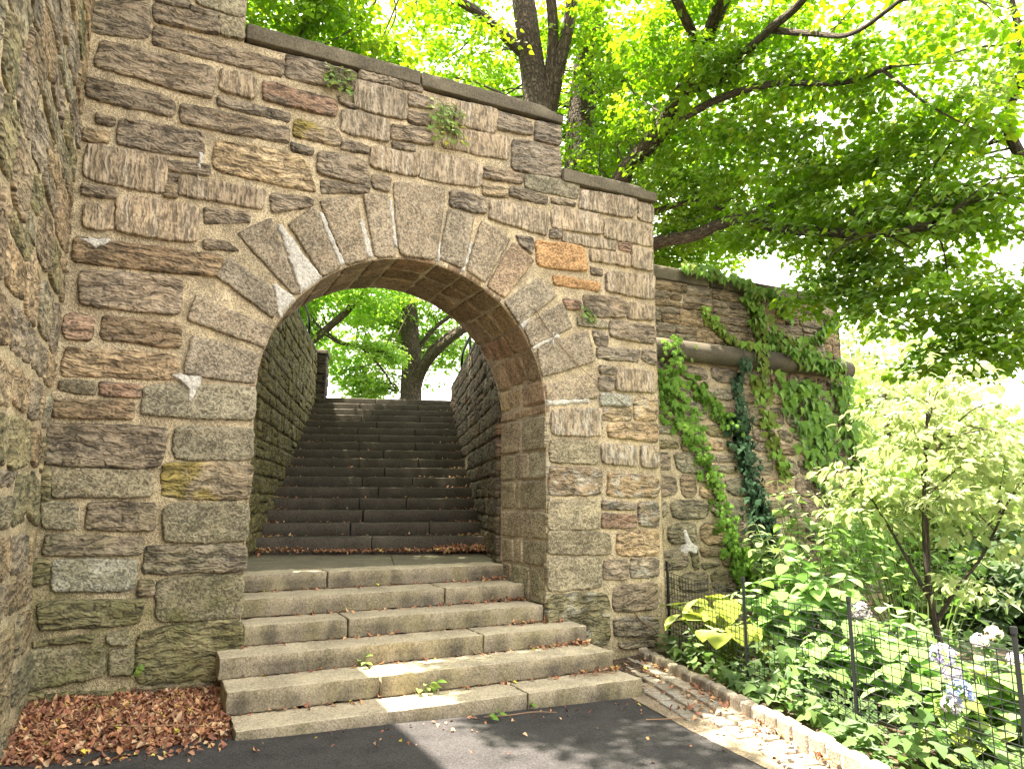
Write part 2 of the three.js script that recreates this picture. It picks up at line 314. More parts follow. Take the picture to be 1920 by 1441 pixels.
const TRACED = [
['d',-77,563,-35,577,-33,544,-76,537],['d',-32,577,20,578,20,564,-30,561],['d',-32,590,-6,600,-5,582,-31,580],['d',-3,584,18,584,18,579,-2,580],
['g',-1,601,38,615,40,588,1,588],['g',20,583,39,585,41,565,21,566],['d',-80,585,-37,594,-36,580,-78,566],['d',-30,556,75,554,75,540,-30,540],
['d',-67,533,19,533,19,503,-70,508],['v',24,533,52,532,53,512,24,513],['d',-74,498,-11,495,-10,479,-73,480],['r',59,532,124,530,124,513,60,514],
['d',77,563,141,562,139,543,78,540],['d',23,506,83,505,82,498,24,499],['d',-5,493,83,492,83,477,-4,476],['d',-65,468,-52,467,-53,460,-64,460],
['d',-48,468,14,470,15,448,-49,445],['w',-72,453,-55,453,-56,445,-72,443],['t',24,467,96,469,111,436,23,439],['y',88,503,128,500,129,486,87,486],
['d',86,478,105,476,104,471,87,471],['d',110,477,153,477,159,452,109,455],['v',-70,441,-12,442,-11,410,-69,412],['d',-11,439,20,442,20,434,-10,431],
['d',-10,428,-1,428,-2,424,-10,423],['w',-12,421,-3,422,-3,409,-11,408],['d',-70,406,-47,407,-47,400,-69,398],['v',-2,427,66,429,64,412,-2,412],
['d',71,428,107,430,105,422,73,410],['v',-45,403,15,404,15,372,-44,372],['v',-67,392,-46,393,-45,373,-66,372],['d',19,404,54,406,55,398,20,391],
['d',21,375,38,377,48,372,22,369],['b',-71,363,37,364,31,346,-70,344],['d',144,566,207,568,207,562,144,558],['v',141,556,190,557,193,527,140,527],
['d',126,534,142,530,142,526,128,529],['v',129,523,175,523,175,500,130,500],['d',194,557,219,556,219,548,194,543],['d',193,537,217,538,215,528,194,526],
['v',244,561,289,563,288,536,242,536],['d',290,562,330,561,330,545,289,542],['d',335,564,365,564,365,542,333,540],['d',177,520,218,522,220,508,177,505],
['v',230,530,304,536,302,511,230,508],['d',307,537,365,538,365,504,306,501],['d',130,492,156,491,155,485,131,483],['v',158,493,205,493,204,471,158,472],
['v',207,500,272,499,271,474,206,470],['d',179,501,201,502,201,498,179,495],['d',274,496,318,498,318,488,274,485],['g',321,499,388,502,385,485,322,484],
['d',113,448,157,450,157,446,114,437],['d',160,464,178,465,177,451,162,451],['v',390,495,465,500,458,476,387,474],['v',467,495,486,496,486,475,465,476],
['d',238,465,277,463,276,447,239,448],['d',304,481,347,480,347,471,304,472],['t',273,478,302,479,302,470,274,467],['v',282,463,349,461,346,436,281,443],
['d',354,479,382,480,382,476,354,474],['v',354,471,416,472,416,449,353,446],['v',420,468,485,469,484,447,418,447],['d',351,444,365,444,364,436,351,435],
['v',366,442,435,445,433,434,366,433],['r',439,444,455,444,452,436,439,436],['d',311,430,331,430,330,413,318,420],['o',334,429,391,431,397,404,336,402],
['v',400,429,453,431,452,419,401,418],['v',455,440,484,440,483,418,453,418],['d',401,411,416,410,415,402,402,403],['o',354,394,413,394,410,385,356,385],
['v',420,407,485,412,484,385,420,386],['r',366,370,386,370,386,362,370,360],['d',390,379,447,379,444,359,394,356],['v',448,377,483,375,483,361,447,359],
['g',383,352,420,351,420,345,384,344],['d',424,354,483,354,482,334,424,336],['d',401,340,420,338,419,326,405,326],['d',407,323,462,324,459,312,408,311],
['d',466,325,483,325,483,310,465,315],['d',410,303,429,302,427,295,410,295],['d',409,291,428,291,426,278,408,277],['v',432,303,483,301,482,279,429,279],
['V',343,278,404,294,406,268,346,260],['V',334,315,396,340,404,307,340,285],['V',318,334,365,367,378,341,328,315],['V',297,358,337,390,360,373,314,336],
['R',278,372,307,423,332,407,299,362],['V',256,385,272,440,306,426,277,375],['V',228,392,236,445,265,443,254,385],['V',188,389,179,462,234,466,225,390],
['V',152,443,176,446,185,387,165,384],['V',112,429,146,440,159,381,138,372],['V',86,402,109,423,135,370,119,358],['V',45,386,72,406,99,340,94,339],
['V',41,364,86,337,79,315,31,347],['V',17,328,79,308,74,289,12,307],['V',16,295,70,284,67,258,12,262],['g',-14,251,68,256,68,228,-15,228],
['d',-65,337,7,341,7,310,-63,310],['r',-72,303,-53,301,-53,283,-71,284],['b',-47,303,8,302,9,283,-46,285],['w',-69,276,8,277,9,258,-70,254],
['g',-70,251,-47,251,-47,242,-70,243],['r',-44,251,-17,251,-17,242,-43,242],['b',-73,236,-20,237,-20,225,-73,223],['d',-77,218,5,219,1,187,-75,188],
['g',10,220,68,221,69,196,10,194],['g',-70,186,-4,184,-3,165,-68,165],['y',3,191,69,192,69,163,4,165],['g',-74,161,-52,160,-51,142,-72,143],
['d',-45,161,0,160,1,140,-44,141],['g',6,159,68,160,69,130,8,131],['d',-69,137,-6,134,-7,122,-69,124],['d',-4,127,68,127,69,107,-4,108],
['l',-63,120,-9,118,-10,96,-62,98],['d',-6,103,3,103,4,92,-6,92],['g',5,103,68,104,68,71,7,72],['m',-70,90,-1,89,-5,72,-66,71],
['m',-4,67,69,70,70,25,-4,28],['g',-72,58,-25,56,-24,37,-71,31],['g',-22,53,-7,54,-6,36,-21,37],['m',-70,63,-33,66,-33,62,-70,61],
['g',-25,65,-11,68,-11,57,-22,59],['m',-60,27,-10,25,-10,20,-59,22],['d',-4,26,47,24,48,18,-4,21],['m',-76,28,-61,29,-60,22,-73,21],
['v',351,253,410,257,410,229,350,228],['l',410,274,448,273,446,262,410,261],['t',414,258,448,257,447,247,412,246],['t',453,271,483,272,482,249,452,249],
['w',420,243,482,245,481,226,418,229],['g',349,223,404,223,404,200,349,201],['v',410,221,454,220,453,199,410,202],['v',460,221,482,219,481,198,459,199],
['b',348,196,409,195,408,169,347,168],['w',418,191,481,187,480,167,416,168],['g',346,163,406,163,405,135,345,135],['d',410,163,450,159,449,154,410,155],
['r',409,150,451,148,451,135,409,136],['d',454,161,480,160,479,137,454,138],['g',345,134,417,130,418,109,345,112],['w',427,131,480,133,479,106,426,109],
['g',345,107,406,106,406,77,344,77],['d',410,104,439,102,437,84,409,85],['d',442,104,478,103,478,86,443,85],['m',344,73,415,72,414,21,344,27],
['d',420,77,475,78,474,53,421,53],['d',420,46,473,45,473,25,421,30],['d',425,22,472,22,471,15,427,18],['m',-81,186,-71,186,-69,162,-72,162],
['m',-75,122,-65,119,-64,104,-73,103]
];
for (const [k, ...q] of TRACED) {
  const p = q.map(x => x / 100), vouss = k === 'V' || k === 'R';
  const inset = vouss ? 0.004 : 0.0;
  part(wall, vouss ? 'voussoir' : 'stone', stone(p, k, wallAt, { moss: mossWall, streak: true, grow: vouss ? 0.002 : 0.012, round: vouss ? 0.05 : 0.11, wobble: vouss ? 0.006 : 0.011, proud: vouss ? 0.016 : undefined, pale: p[0] > 3.3 && p[1] < 3 && k !== 'o' && rnd() < 0.5 }), M[KMAT[k] || 'schist']).userData.inset = inset;
}
// stones of the wall above the photograph's upper edge and round the corner of its right end
rubble(-0.75, 0.40, 6.02, 7, { h: [0.2, 0.3], w: [0.3, 0.6], joint: 0.03 }, q => part(wall, 'stone', stone(q, pick('dddgv'), wallAt), M.schist));
{
  const endAt = (u, v, d) => V3(4.86 - 2.06 + d, v, -u);
  part(wall, 'mortar_face', mortarFace(0, 0, WT, 5.0, endAt), M.mortar);
  rubble(0.02, WT, 0.1, 5.0, { h: [0.2, 0.32], w: [0.3, 0.6], joint: 0.03 }, q => part(wall, 'stone', stone(q, pick('dddgvw'), endAt), M.schist));
}
// inner faces of the opening: jambs, then the soffit under the voussoirs
{
  const courses = [0.0, 0.30, 0.62, 0.98, 1.24, 1.53, 1.84, 2.13, 2.49];
  for (const side of [1, -1]) {
    const jamb = (u, v, d) => V3(side * (1.405 - 0.024 - d), v, -(side > 0 ? u : WT - u));
    for (let i = 0; i + 1 < courses.length; i++) {
      const cut = i % 2 ? rr(0.42, 0.6) : rr(0.3, 0.42), cuts = [0.004, cut, i % 3 === 1 ? WT : rr(0.7, 0.8), WT];
      for (let c = 0; c < 3; c++) if (cuts[c + 1] - cuts[c] > 0.08) {
        const a = cuts[c] + (c ? 0.012 : 0), b = cuts[c + 1] - 0.012, y0 = courses[i] + 0.012, y1 = courses[i + 1] - 0.012;
        part(wall, 'jamb_stone', stone([a, y1, b, y1, b, y0, a, y0], pick('ggRvV'), jamb, { proud: 0, rough: 0.5, round: 0.06, wobble: 0.006, dark: 1.25, grow: -0.002, moss: (u, v) => 0.35 * sstep(1.6, 0.6, v) + (side < 0 ? 0.4 : 0) }), M.speck);
      }
    }
    part(wall, 'mortar_joint', mortarFace(0.002, 0, WT, ARC.y, (u, v, d) => jamb(u, v, d - 0.004), { color: [0.6, 0.5, 0.36] }), M.mortar);
  }
  const joints = [0, 4.5, 14.5, 27.8, 38.4, 50.3, 60.1, 70.2, 81.8, 98, 107.8, 119.3, 129.8, 141, 154, 164.8, 180].map(R);
  const sof = (u, v, d) => { const a = u / ARC.r, r = ARC.r - d; return V3(r * Math.cos(a), ARC.y + r * Math.sin(a), -v); };
  for (let i = 0; i + 1 < joints.length; i++) {
    const cuts = i % 2 ? [0.004, rr(0.4, 0.52), WT] : [0.004, rr(0.26, 0.36), rr(0.6, 0.72), WT];
    for (let c = 0; c + 1 < cuts.length; c++) {
      const a = joints[i] * ARC.r + 0.011, b = joints[i + 1] * ARC.r - 0.011, v0 = cuts[c] + (c ? 0.01 : 0), v1 = cuts[c + 1] - 0.01;
      if (b - a < 0.06) continue;
      part(wall, 'soffit_stone', stone([b, v0, a, v0, a, v1, b, v1].map(x => x), pick('RbRwbr'), (u, v, d) => sof(u, v, d), { proud: 0.002, rough: 0.4, round: 0.05, wobble: 0.005, cell: 0.03, grow: 0.001, dark: 0.9 + 0.4 * sstep(70, 15, (joints[i] + joints[i + 1]) * 28.6) }), M.speck);
    }
  }
  const g = mortarFace(0, 0.002, Math.PI * ARC.r, WT, (u, v, d) => sof(Math.PI * ARC.r - u, v, d + 0.002), { color: [0.62, 0.52, 0.37] });
  part(wall, 'mortar_joint', g, M.mortar);
}
// white lime patches between the voussoirs and on two stones: thin smears with their own thickness
function smear(pts, parent, at, thick = 0.016) {
  const s = new THREE.Shape(); pts.forEach((p, i) => i ? s.lineTo(...p) : s.moveTo(...p));
  const b = new THREE.Box2().setFromPoints(pts.map(p => new THREE.Vector2(...p))), c = 0.012, pos = [], idx = [], uv = [], col = [];
  const inside = (x, y) => { let k = false; for (let i = 0, j = pts.length - 1; i < pts.length; j = i++) { const [xi, yi] = pts[i], [xj, yj] = pts[j]; if ((yi > y) !== (yj > y) && x < (xj - xi) * (y - yi) / (yj - yi) + xi) k = !k; } return k; };
  const nx = Math.ceil((b.max.x - b.min.x) / c) + 2, ny = Math.ceil((b.max.y - b.min.y) / c) + 2;
  const on = []; for (let j = 0; j <= ny; j++) for (let i = 0; i <= nx; i++) { const x = b.min.x - c + i * c, y = b.min.y - c + j * c; on.push(inside(x + 0.014 * N(x * 20, y * 20, 3), y + 0.014 * N(x * 20, y * 20, 9))); const p = at(x, y, 0); pos.push(x, y, 0); uv.push(x, y); const f = 0.8 + 0.2 * N(x * 25, y * 25); col.push(0.95 * f, 0.91 * f, 0.82 * f); }
  for (let j = 0; j <= ny; j++) for (let i = 0; i <= nx; i++) {
    const k = j * (nx + 1) + i; let nb = 0, n = 0; for (const [dx, dy] of [[1, 0], [-1, 0], [0, 1], [0, -1]]) { const a = i + dx, c2 = j + dy; if (a >= 0 && a <= nx && c2 >= 0 && c2 <= ny) { n++; if (on[c2 * (nx + 1) + a]) nb++; } }
    const d = on[k] ? thick * (0.5 + 0.5 * nb / n) + 0.006 * N(pos[3 * k] * 30, pos[3 * k + 1] * 30, 1) : -0.012, p = at(pos[3 * k], pos[3 * k + 1], d); pos[3 * k] = p.x; pos[3 * k + 1] = p.y; pos[3 * k + 2] = p.z;
  }
  for (let j = 0; j < ny; j++) for (let i = 0; i < nx; i++) { const A = j * (nx + 1) + i, B = A + 1, C = A + nx + 1, D = C + 1; if (on[A] || on[B] || on[C] || on[D]) idx.push(A, B, C, B, D, C); }
  const g = new THREE.BufferGeometry(); g.setAttribute('position', new THREE.Float32BufferAttribute(pos, 3)); g.setAttribute('uv', new THREE.Float32BufferAttribute(uv, 2)); g.setAttribute('color', new THREE.Float32BufferAttribute(col, 3)); g.setIndex(idx); g.computeVertexNormals();
  part(parent, 'lime_patch', g, M.granite);
}
const polar = (deg, r) => [ARC.x + r * Math.cos(R(deg)), ARC.y + r * Math.sin(R(deg))];
const wedge = (a0, a1, r0, r1, b = (a0 + a1) / 2 + 0.4) => smear([polar(a0, r0), polar(a1, r0), polar(b + 0.6, r1), polar(b - 0.6, r1)], wall, wallAt);
wedge(129.0, 138.8, 1.40, 1.97, 130.0); wedge(141.6, 151, 1.40, 1.60, 143); wedge(118.6, 121, 1.42, 1.92, 118.6); wedge(107.2, 110, 1.42, 1.78, 108); wedge(97.6, 99, 1.5, 1.95, 98.3); wedge(80.9, 82.4, 1.42, 1.62); wedge(36.2, 41.5, 1.40, 1.62, 40); wedge(26.8, 29, 1.40, 1.75, 28); wedge(70.2, 71.6, 1.42, 1.75); wedge(3.2, 5.6, 1.4, 1.9);
smear([[-0.72, 3.62], [-0.42, 3.66], [-0.5, 3.60], [-0.57, 3.55], [-0.62, 3.59]], wall, wallAt, 0.03);
smear([[0.02, 2.62], [0.26, 2.61], [0.23, 2.45], [0.18, 2.38], [0.16, 2.52]], wall, wallAt, 0.03);
smear([[0.11, 4.52], [0.15, 4.53], [0.14, 4.36], [0.12, 4.30]], wall, wallAt, 0.025);
smear([[3.52, 3.33], [3.55, 3.34], [3.54, 3.20], [3.5, 3.17]], wall, wallAt, 0.025);
// copings
const copeColor = (q, f, s) => { const k = (0.8 + 0.5 * fbm(q[0] * 2 + s, q[1] * 5, q[2] * 5)) * (f[1] > 0.5 ? 0.75 : 1), d = sstep(0.05, 0.35, fbm(q[0] * 1.7 + s * 2, q[1] * 3, 4)); return [lerp(0.25, 0.09, d) * k, lerp(0.215, 0.08, d) * k, lerp(0.15, 0.06, d) * k]; };
function coping(parent, x0, x1, y0, h, zf, zb, off, endSlope) {
  const g = block(x1 - x0 - 0.008, h, zf - zb, { r: 0.025, amp: 0.006, color: copeColor, cell: 0.05 }), p = g.attributes.position;
  for (let i = 0; i < p.count; i++) { const z = p.getZ(i), y = p.getY(i); if (y > 0) { const e = sstep((zf - zb) / 2 - 0.17, (zf - zb) / 2, z); p.setY(i, y - 0.055 * e * (y / (h / 2))); if (endSlope) { const ex = sstep((x1 - x0) / 2 - 0.30, (x1 - x0) / 2, p.getX(i)); p.setY(i, p.getY(i) - 0.10 * ex * (y / (h / 2))); } } }
  g.translate((x0 + x1) / 2 - off[0], y0 + h / 2, (zf + zb) / 2 - off[2]); g.computeVertexNormals();
  part(parent, 'coping_stone', g, M.granite);
}
coping(wall, 0.42, 2.05, 5.66, 0.205, WZ + 0.045, WZ - WT - 0.04, [2.06, 0, WZ]);
coping(wall, 2.05, 3.68, 5.66, 0.205, WZ + 0.045, WZ - WT - 0.04, [2.06, 0, WZ], true);
coping(wall, 3.655, 4.91, 5.0, 0.20, WZ + 0.05, WZ - WT - 0.04, [2.06, 0, WZ], true);

// ------------------------------------------------------------------ the tower wall at the left, at right angles to the arch wall
reseed(23);
{
  const tw = thing('tower_wall', 'rough rubble wall rising at the left edge of the steps\' forecourt', 'wall', null, [-0.74, 0, -3]);
  const at = (u, v, d) => V3(d - 0.0, v, -(u - 3));       // u = distance from the camera's plane towards the arch wall
  part(tw, 'wall_core', (() => { const g = new THREE.BoxGeometry(2.4, 7.2, 9.4); g.translate(-1.235, 3.3, 1.5); return g; })(), M.core);
  const lump = (u, v) => 0.05 * sstep(1.4, 0.1, v) + 0.012 * N(u * 2, v * 2);
  const mossT = (u, v) => clamp(0.12 + 0.7 * sstep(2.6, 0.2, v) + 0.3 * N(u * 2, v * 2));
  const atL = (u, v, d) => at(u, v, d + lump(u, v));
  part(tw, 'mortar_face', mortarFace(1.2, -0.1, 6.24, 6.6, atL, { moss: mossT, cell: 0.05 }), M.mortar);
  rubble(3.0, 6.2, 0.02, 6.58, { h: [0.20, 0.40], w: [0.34, 0.75], joint: 0.055, jit: 0.03, ragged: true }, q => {
    for (let i = 1; i < 8; i += 2) q[i] += 0.05 * N(q[i - 1] * 1.3, q[i] * 1.3, 4);
    for (let i = 0; i < 8; i += 2) q[i] = Math.min(q[i], 6.19);
    part(tw, 'stone', stone(q, pick('ddwmbgwwbd'), atL, { moss: mossT, round: 0.16, rough: 0.8, proud: 0.008 }), M.schist);
  });
  rubble(0.2, 3.0, 0.02, 6.58, { h: [0.25, 0.36], w: [0.45, 0.7], joint: 0.04 }, q => part(tw, 'stone', stone(q, pick('ddgm'), atL, { cell: 0.06 }), M.schist));
  const cap = block(2.5, 0.2, 9.4, { color: copeColor, cell: 0.2 }); cap.translate(-1.22, 6.8 - 0.1, 1.5); part(tw, 'coping_stone', cap, M.speck);
}

// ------------------------------------------------------------------ steps
reseed(31);
const RISE = 0.16, FRONT = [-5.17, -5.52, -5.90, -6.25, -6.62, -7.08], LEFT = [0.56, 0.527, 0.50, 0.70, 0.71, 0.72], RIGHT = [3.78, 3.73, 3.70, 3.43, 3.42, 3.41], CUT = [[2.69], [1.62], [2.64], [1.54], [2.56], [1.53]];
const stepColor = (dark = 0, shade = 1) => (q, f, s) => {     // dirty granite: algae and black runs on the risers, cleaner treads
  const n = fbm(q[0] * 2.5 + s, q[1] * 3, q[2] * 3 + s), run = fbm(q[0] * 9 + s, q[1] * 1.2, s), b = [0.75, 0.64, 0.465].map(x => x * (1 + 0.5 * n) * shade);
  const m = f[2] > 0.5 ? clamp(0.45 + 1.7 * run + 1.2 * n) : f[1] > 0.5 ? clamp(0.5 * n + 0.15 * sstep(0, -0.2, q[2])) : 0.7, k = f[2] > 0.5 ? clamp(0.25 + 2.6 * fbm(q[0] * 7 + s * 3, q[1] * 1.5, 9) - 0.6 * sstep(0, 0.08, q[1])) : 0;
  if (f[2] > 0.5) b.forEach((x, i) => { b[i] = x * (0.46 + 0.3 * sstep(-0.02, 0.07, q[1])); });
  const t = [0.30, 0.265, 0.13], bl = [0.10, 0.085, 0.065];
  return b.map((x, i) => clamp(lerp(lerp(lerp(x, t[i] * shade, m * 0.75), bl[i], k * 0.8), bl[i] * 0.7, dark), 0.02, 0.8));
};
const low = thing('lower_staircase', 'six pale granite steps climbing from the asphalt into the arch', 'stairs', null, [2.1, 0, -5.9]);
for (let k = 0; k < 6; k++) {
  const y1 = (k + 1) * RISE, y0 = k === 0 ? -0.06 : y1 - RISE - 0.002, zf = FRONT[k], zb = k < 5 ? FRONT[k + 1] - 0.06 : FRONT[k] - 0.42, xs = [LEFT[k], ...CUT[k], RIGHT[k]];
  for (let i = 0; i + 1 < xs.length; i++) {
    const g = block(xs[i + 1] - xs[i] - 0.010, y1 - y0 - 0.004, zf - zb, { r: 0.011, amp: 0.005, chip: 0.022, cell: 0.04, color: stepColor(0, k > 2 ? 0.95 : 1) });
    g.translate((xs[i] + xs[i + 1]) / 2 - 2.1, (y0 + y1) / 2 + rr(-0.002, 0.002), (zf + zb) / 2 + 5.9 + rr(-0.006, 0.006));
    part(low, 'step_block', g, M.granite);
  }
  if (k < 3) { const g = new THREE.BoxGeometry(RIGHT[k] - LEFT[k] - 0.1, y1 - 0.2 < 0.05 ? 0.06 : y1 - 0.19, zf + 6.3 - 0.1); g.translate((LEFT[k] + RIGHT[k]) / 2 - 2.1, (y1 - 0.19 < 0.05 ? 0 : (y1 - 0.19) / 2), (zf - 0.05 - 6.25) / 2 + 5.9); part(low, 'step_base', g, M.core); }
}
const up = thing('upper_staircase', 'long dark flight of worn steps behind the arch, with its landing', 'stairs', null, [2.1, 0.9, -7.5]);
const loc = (o, v) => v.clone().sub(o.position);
{
  const P0 = stairAt(9.12, -1.56, 0), P1 = stairAt(9.12, 1.15, 0), tri = (pts, y) => {     // landing slabs: wedge between the arch and the first riser
    const s = new THREE.Shape(); pts.forEach((p, i) => i ? s.lineTo(p[0] - 2.1, -(p[1] + 7.5)) : s.moveTo(p[0] - 2.1, -(p[1] + 7.5)));
    const g = new THREE.ExtrudeGeometry(s, { depth: 0.14, bevelEnabled: true, bevelSize: 0.004, bevelThickness: 0.006, bevelSegments: 1 }); g.rotateX(-Math.PI / 2);
    const p = g.attributes.position; for (let i = 0; i < p.count; i++) p.setY(i, p.getY(i) + y - 0.9 + 0.045 * clamp(-(p.getZ(i)) / 1.2)); g.computeVertexNormals();
    const uv = g.attributes.uv; for (let i = 0; i < uv.count; i++) uv.setXY(i, p.getX(i) / 1.1, p.getZ(i) / 1.1 + y); return tint(g, [0.27, 0.235, 0.165]); };
  const mid = a => [lerp(2.30, 2.86, a), lerp(-7.44, -9.35, a)];
  part(up, 'landing_slab', tri([[0.6, -7.44], [mid(0)[0] - 0.006, -7.44], [mid(1)[0] - 0.006, mid(1)[1] - 0.2], [P0.x - 0.2, P0.z - 0.25]], 0.815), M.granite);
  part(up, 'landing_slab', tri([[mid(0)[0] + 0.006, -7.44], [3.50, -7.44], [P1.x + 0.1, P1.z - 0.2], [mid(1)[0] + 0.006, mid(1)[1] - 0.2]], 0.813), M.granite);
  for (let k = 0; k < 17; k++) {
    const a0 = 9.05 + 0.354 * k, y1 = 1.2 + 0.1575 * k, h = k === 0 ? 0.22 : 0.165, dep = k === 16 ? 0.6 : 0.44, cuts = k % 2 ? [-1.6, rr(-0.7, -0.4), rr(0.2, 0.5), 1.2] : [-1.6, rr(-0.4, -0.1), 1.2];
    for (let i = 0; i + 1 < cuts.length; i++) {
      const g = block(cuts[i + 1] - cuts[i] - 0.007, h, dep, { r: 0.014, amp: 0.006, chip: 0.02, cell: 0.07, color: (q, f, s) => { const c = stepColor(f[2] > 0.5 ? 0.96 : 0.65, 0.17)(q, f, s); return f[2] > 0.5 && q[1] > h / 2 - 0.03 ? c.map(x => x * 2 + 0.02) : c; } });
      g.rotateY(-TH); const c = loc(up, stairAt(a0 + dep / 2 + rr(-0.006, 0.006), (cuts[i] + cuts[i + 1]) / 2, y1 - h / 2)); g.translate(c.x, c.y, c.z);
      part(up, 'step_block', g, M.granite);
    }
  }
  const g = new THREE.BoxGeometry(2.7, 1.0, 5.6); g.rotateX(0); const s = Math.atan2(0.1575, 0.354); g.rotateX(s); g.rotateY(-TH); const c = loc(up, stairAt(12.2, -0.2, 1.9)); g.translate(c.x, c.y - 0.35, c.z); part(up, 'stair_base', g, M.core);
}

// ------------------------------------------------------------------ walls beside the stair, pier and handrails
reseed(37);
function sideWall(label, across, dir, a0, a1, top, kinds, moss, jointColor, dark) {
  const o = stairAt((a0 + a1) / 2, across, 0), w = thing('stair_side_wall', label, 'wall', null, [o.x, 0, o.z]);
  const at = (u, v, d) => { const p = stairAt(dir > 0 ? u : a0 + a1 - u, across + dir * d, v); return V3(p.x - o.x, p.y, p.z - o.z); };
  const g = new THREE.BoxGeometry(0.42, top + 0.4, a1 - a0); g.rotateY(-TH); const c = stairAt((a0 + a1) / 2, across - dir * 0.245, (top - 0.4) / 2); g.translate(c.x - o.x, c.y, c.z - o.z); part(w, 'wall_core', g, M.core);
  part(w, 'mortar_face', mortarFace(a0, 0.4, a1, top, at, { moss, color: jointColor, cell: 0.06 }), M.mortar);
  rubble(a0, a1, 0.6, top, { h: [0.16, 0.27], w: [0.3, 0.62], joint: 0.026 }, q => {
    const along = dir > 0 ? (q[0] + q[2]) / 2 : a0 + a1 - (q[0] + q[2]) / 2; if (q[1] < 1.0 + Math.max(0, along - 9.05) * 0.445 - 0.1) return;
    part(w, 'stone', stone(q, pick(kinds), at, { moss, cell: 0.035, dark, mossC: [0.185, 0.158, 0.035] }), M.schist);
  });
  for (let a = a0; a < a1 - 0.1;) { const b = Math.min(a1, a + rr(1.0, 1.5)), k = block(b - a - 0.008, 0.07, 0.47, { r: 0.012, amp: 0.004, color: (q, f, s) => copeColor(q, f, s).map(x => x * 0.7), cell: 0.1 }); k.rotateY(Math.PI / 2 - TH); const p = stairAt((a + b) / 2, across - dir * 0.22, top + 0.03); k.translate(p.x - o.x, p.y, p.z - o.z); part(w, 'coping_stone', k, M.speck); a = b; }
  return w;
}
sideWall('mossy dark wall along the left side of the flight behind the arch', -1.58, 1, 7.2, 14.7, 4.6, 'mmmdg', (u, v) => 1.5, [0.24, 0.19, 0.06], 1.05);
sideWall('brown rubble wall along the right side of the flight behind the arch', 1.17, -1, 7.95, 14.6, 3.92, 'dddbr', (u, v) => 0.12, [0.42, 0.31, 0.18], 0.6);
{
  const o = stairAt(14.95, -1.66, 0), pier = thing('stone_pier', 'small dark stone pier ending the left stair wall at the top of the flight', 'pier', null, [o.x, 3.4, o.z]);
  for (let k = 0; k < 6; k++) { const g = block(0.56 + rr(-0.02, 0.02), 0.195, 0.56 + rr(-0.02, 0.02), { r: 0.03, amp: 0.012, color: (q, f, s) => [0.15, 0.125, 0.09].map(x => x * (1 + fbm(q[0] * 5 + s, q[1] * 9, 1))) }); g.rotateY(-TH); g.translate(0, 0.1 + 0.2 * k, 0); part(pier, 'stone', g, M.schist); }
  const cap = block(0.62, 0.09, 0.62, { r: 0.02, color: copeColor }); cap.rotateY(-TH); cap.translate(0, 1.25, 0); part(pier, 'coping_stone', cap, M.speck);
}
function tube(pts, rad, seg = 8, n) {              // a tapering tube through points; rad = one radius or one per point
  const c = new THREE.CatmullRomCurve3(pts, false, 'centripetal'), m = n || Math.max(4, pts.length * 4), fr = c.computeFrenetFrames(m, false), pos = [], uv = [], idx = [], nor = [];
  const L = c.getLength(), rad0 = Array.isArray(rad) ? rad : pts.map(() => rad);
  for (let i = 0; i <= m; i++) {
    const t = i / m, p = c.getPoint(t), f = t * (rad0.length - 1), k = Math.min(rad0.length - 2, Math.floor(f)), r = lerp(rad0[k], rad0[k + 1], f - k);
    for (let j = 0; j <= seg; j++) { const a = j / seg * 2 * Math.PI, d = fr.normals[i].clone().multiplyScalar(Math.cos(a)).addScaledVector(fr.binormals[i], Math.sin(a)), rb = r > 0.05 ? r * (1 + 0.12 * N(Math.cos(a) * 1.5 + p.x, Math.sin(a) * 1.5 + p.z, p.y * 0.8)) : r; pos.push(p.x + d.x * rb, p.y + d.y * rb, p.z + d.z * rb); nor.push(d.x, d.y, d.z); uv.push(j / seg * Math.max(1, Math.round(2 * Math.PI * rad0[0] / 0.9)), t * L / 0.9); }
  }
  for (let i = 0; i < m; i++) for (let j = 0; j < seg; j++) { const A = i * (seg + 1) + j, B = A + 1, C = A + seg + 1, D = C + 1; idx.push(A, B, C, B, D, C); }
  const g = new THREE.BufferGeometry(); g.setAttribute('position', new THREE.Float32BufferAttribute(pos, 3)); g.setAttribute('normal', new THREE.Float32BufferAttribute(nor, 3)); g.setAttribute('uv', new THREE.Float32BufferAttribute(uv, 2)); g.setIndex(idx); return g;
}
const bar = (a, b, r, seg = 6) => { const d = b.clone().sub(a), g = new THREE.CylinderGeometry(r, r, d.length(), seg); g.applyQuaternion(new THREE.Quaternion().setFromUnitVectors(V3(0, 1, 0), d.clone().normalize())); g.translate((a.x + b.x) / 2, (a.y + b.y) / 2, (a.z + b.z) / 2); return g; };
function handrail(label, across, a0, a1, y0, yt, posts) {
  const o = stairAt(a0, across, y0), h = thing('handrail', label, 'handrail', null, [o.x, o.y, o.z]);
  part(h, 'rail', tube([stairAt(a0, across, yt), stairAt((a0 + a1) / 2, across, yt + 0.02), stairAt(a1 - 0.12, across, yt), stairAt(a1, across, yt - 0.08), stairAt(a1, across, y0 - 0.02)].map(p => loc(h, p)), 0.024, 8, 40), M.metal);
  for (const a of posts) part(h, 'post', bar(loc(h, stairAt(a, across, y0 - 0.02)), loc(h, stairAt(a, across, yt)), 0.02), M.metal);
}
handrail('black pipe handrail on top of the left stair wall', -1.62, 8, 13.55, 4.67, 5.04, [12.0, 9.8]);
handrail('black pipe handrail on top of the right stair wall', 1.24, 8.6, 13.1, 3.98, 4.34, [11.7, 9.8]);

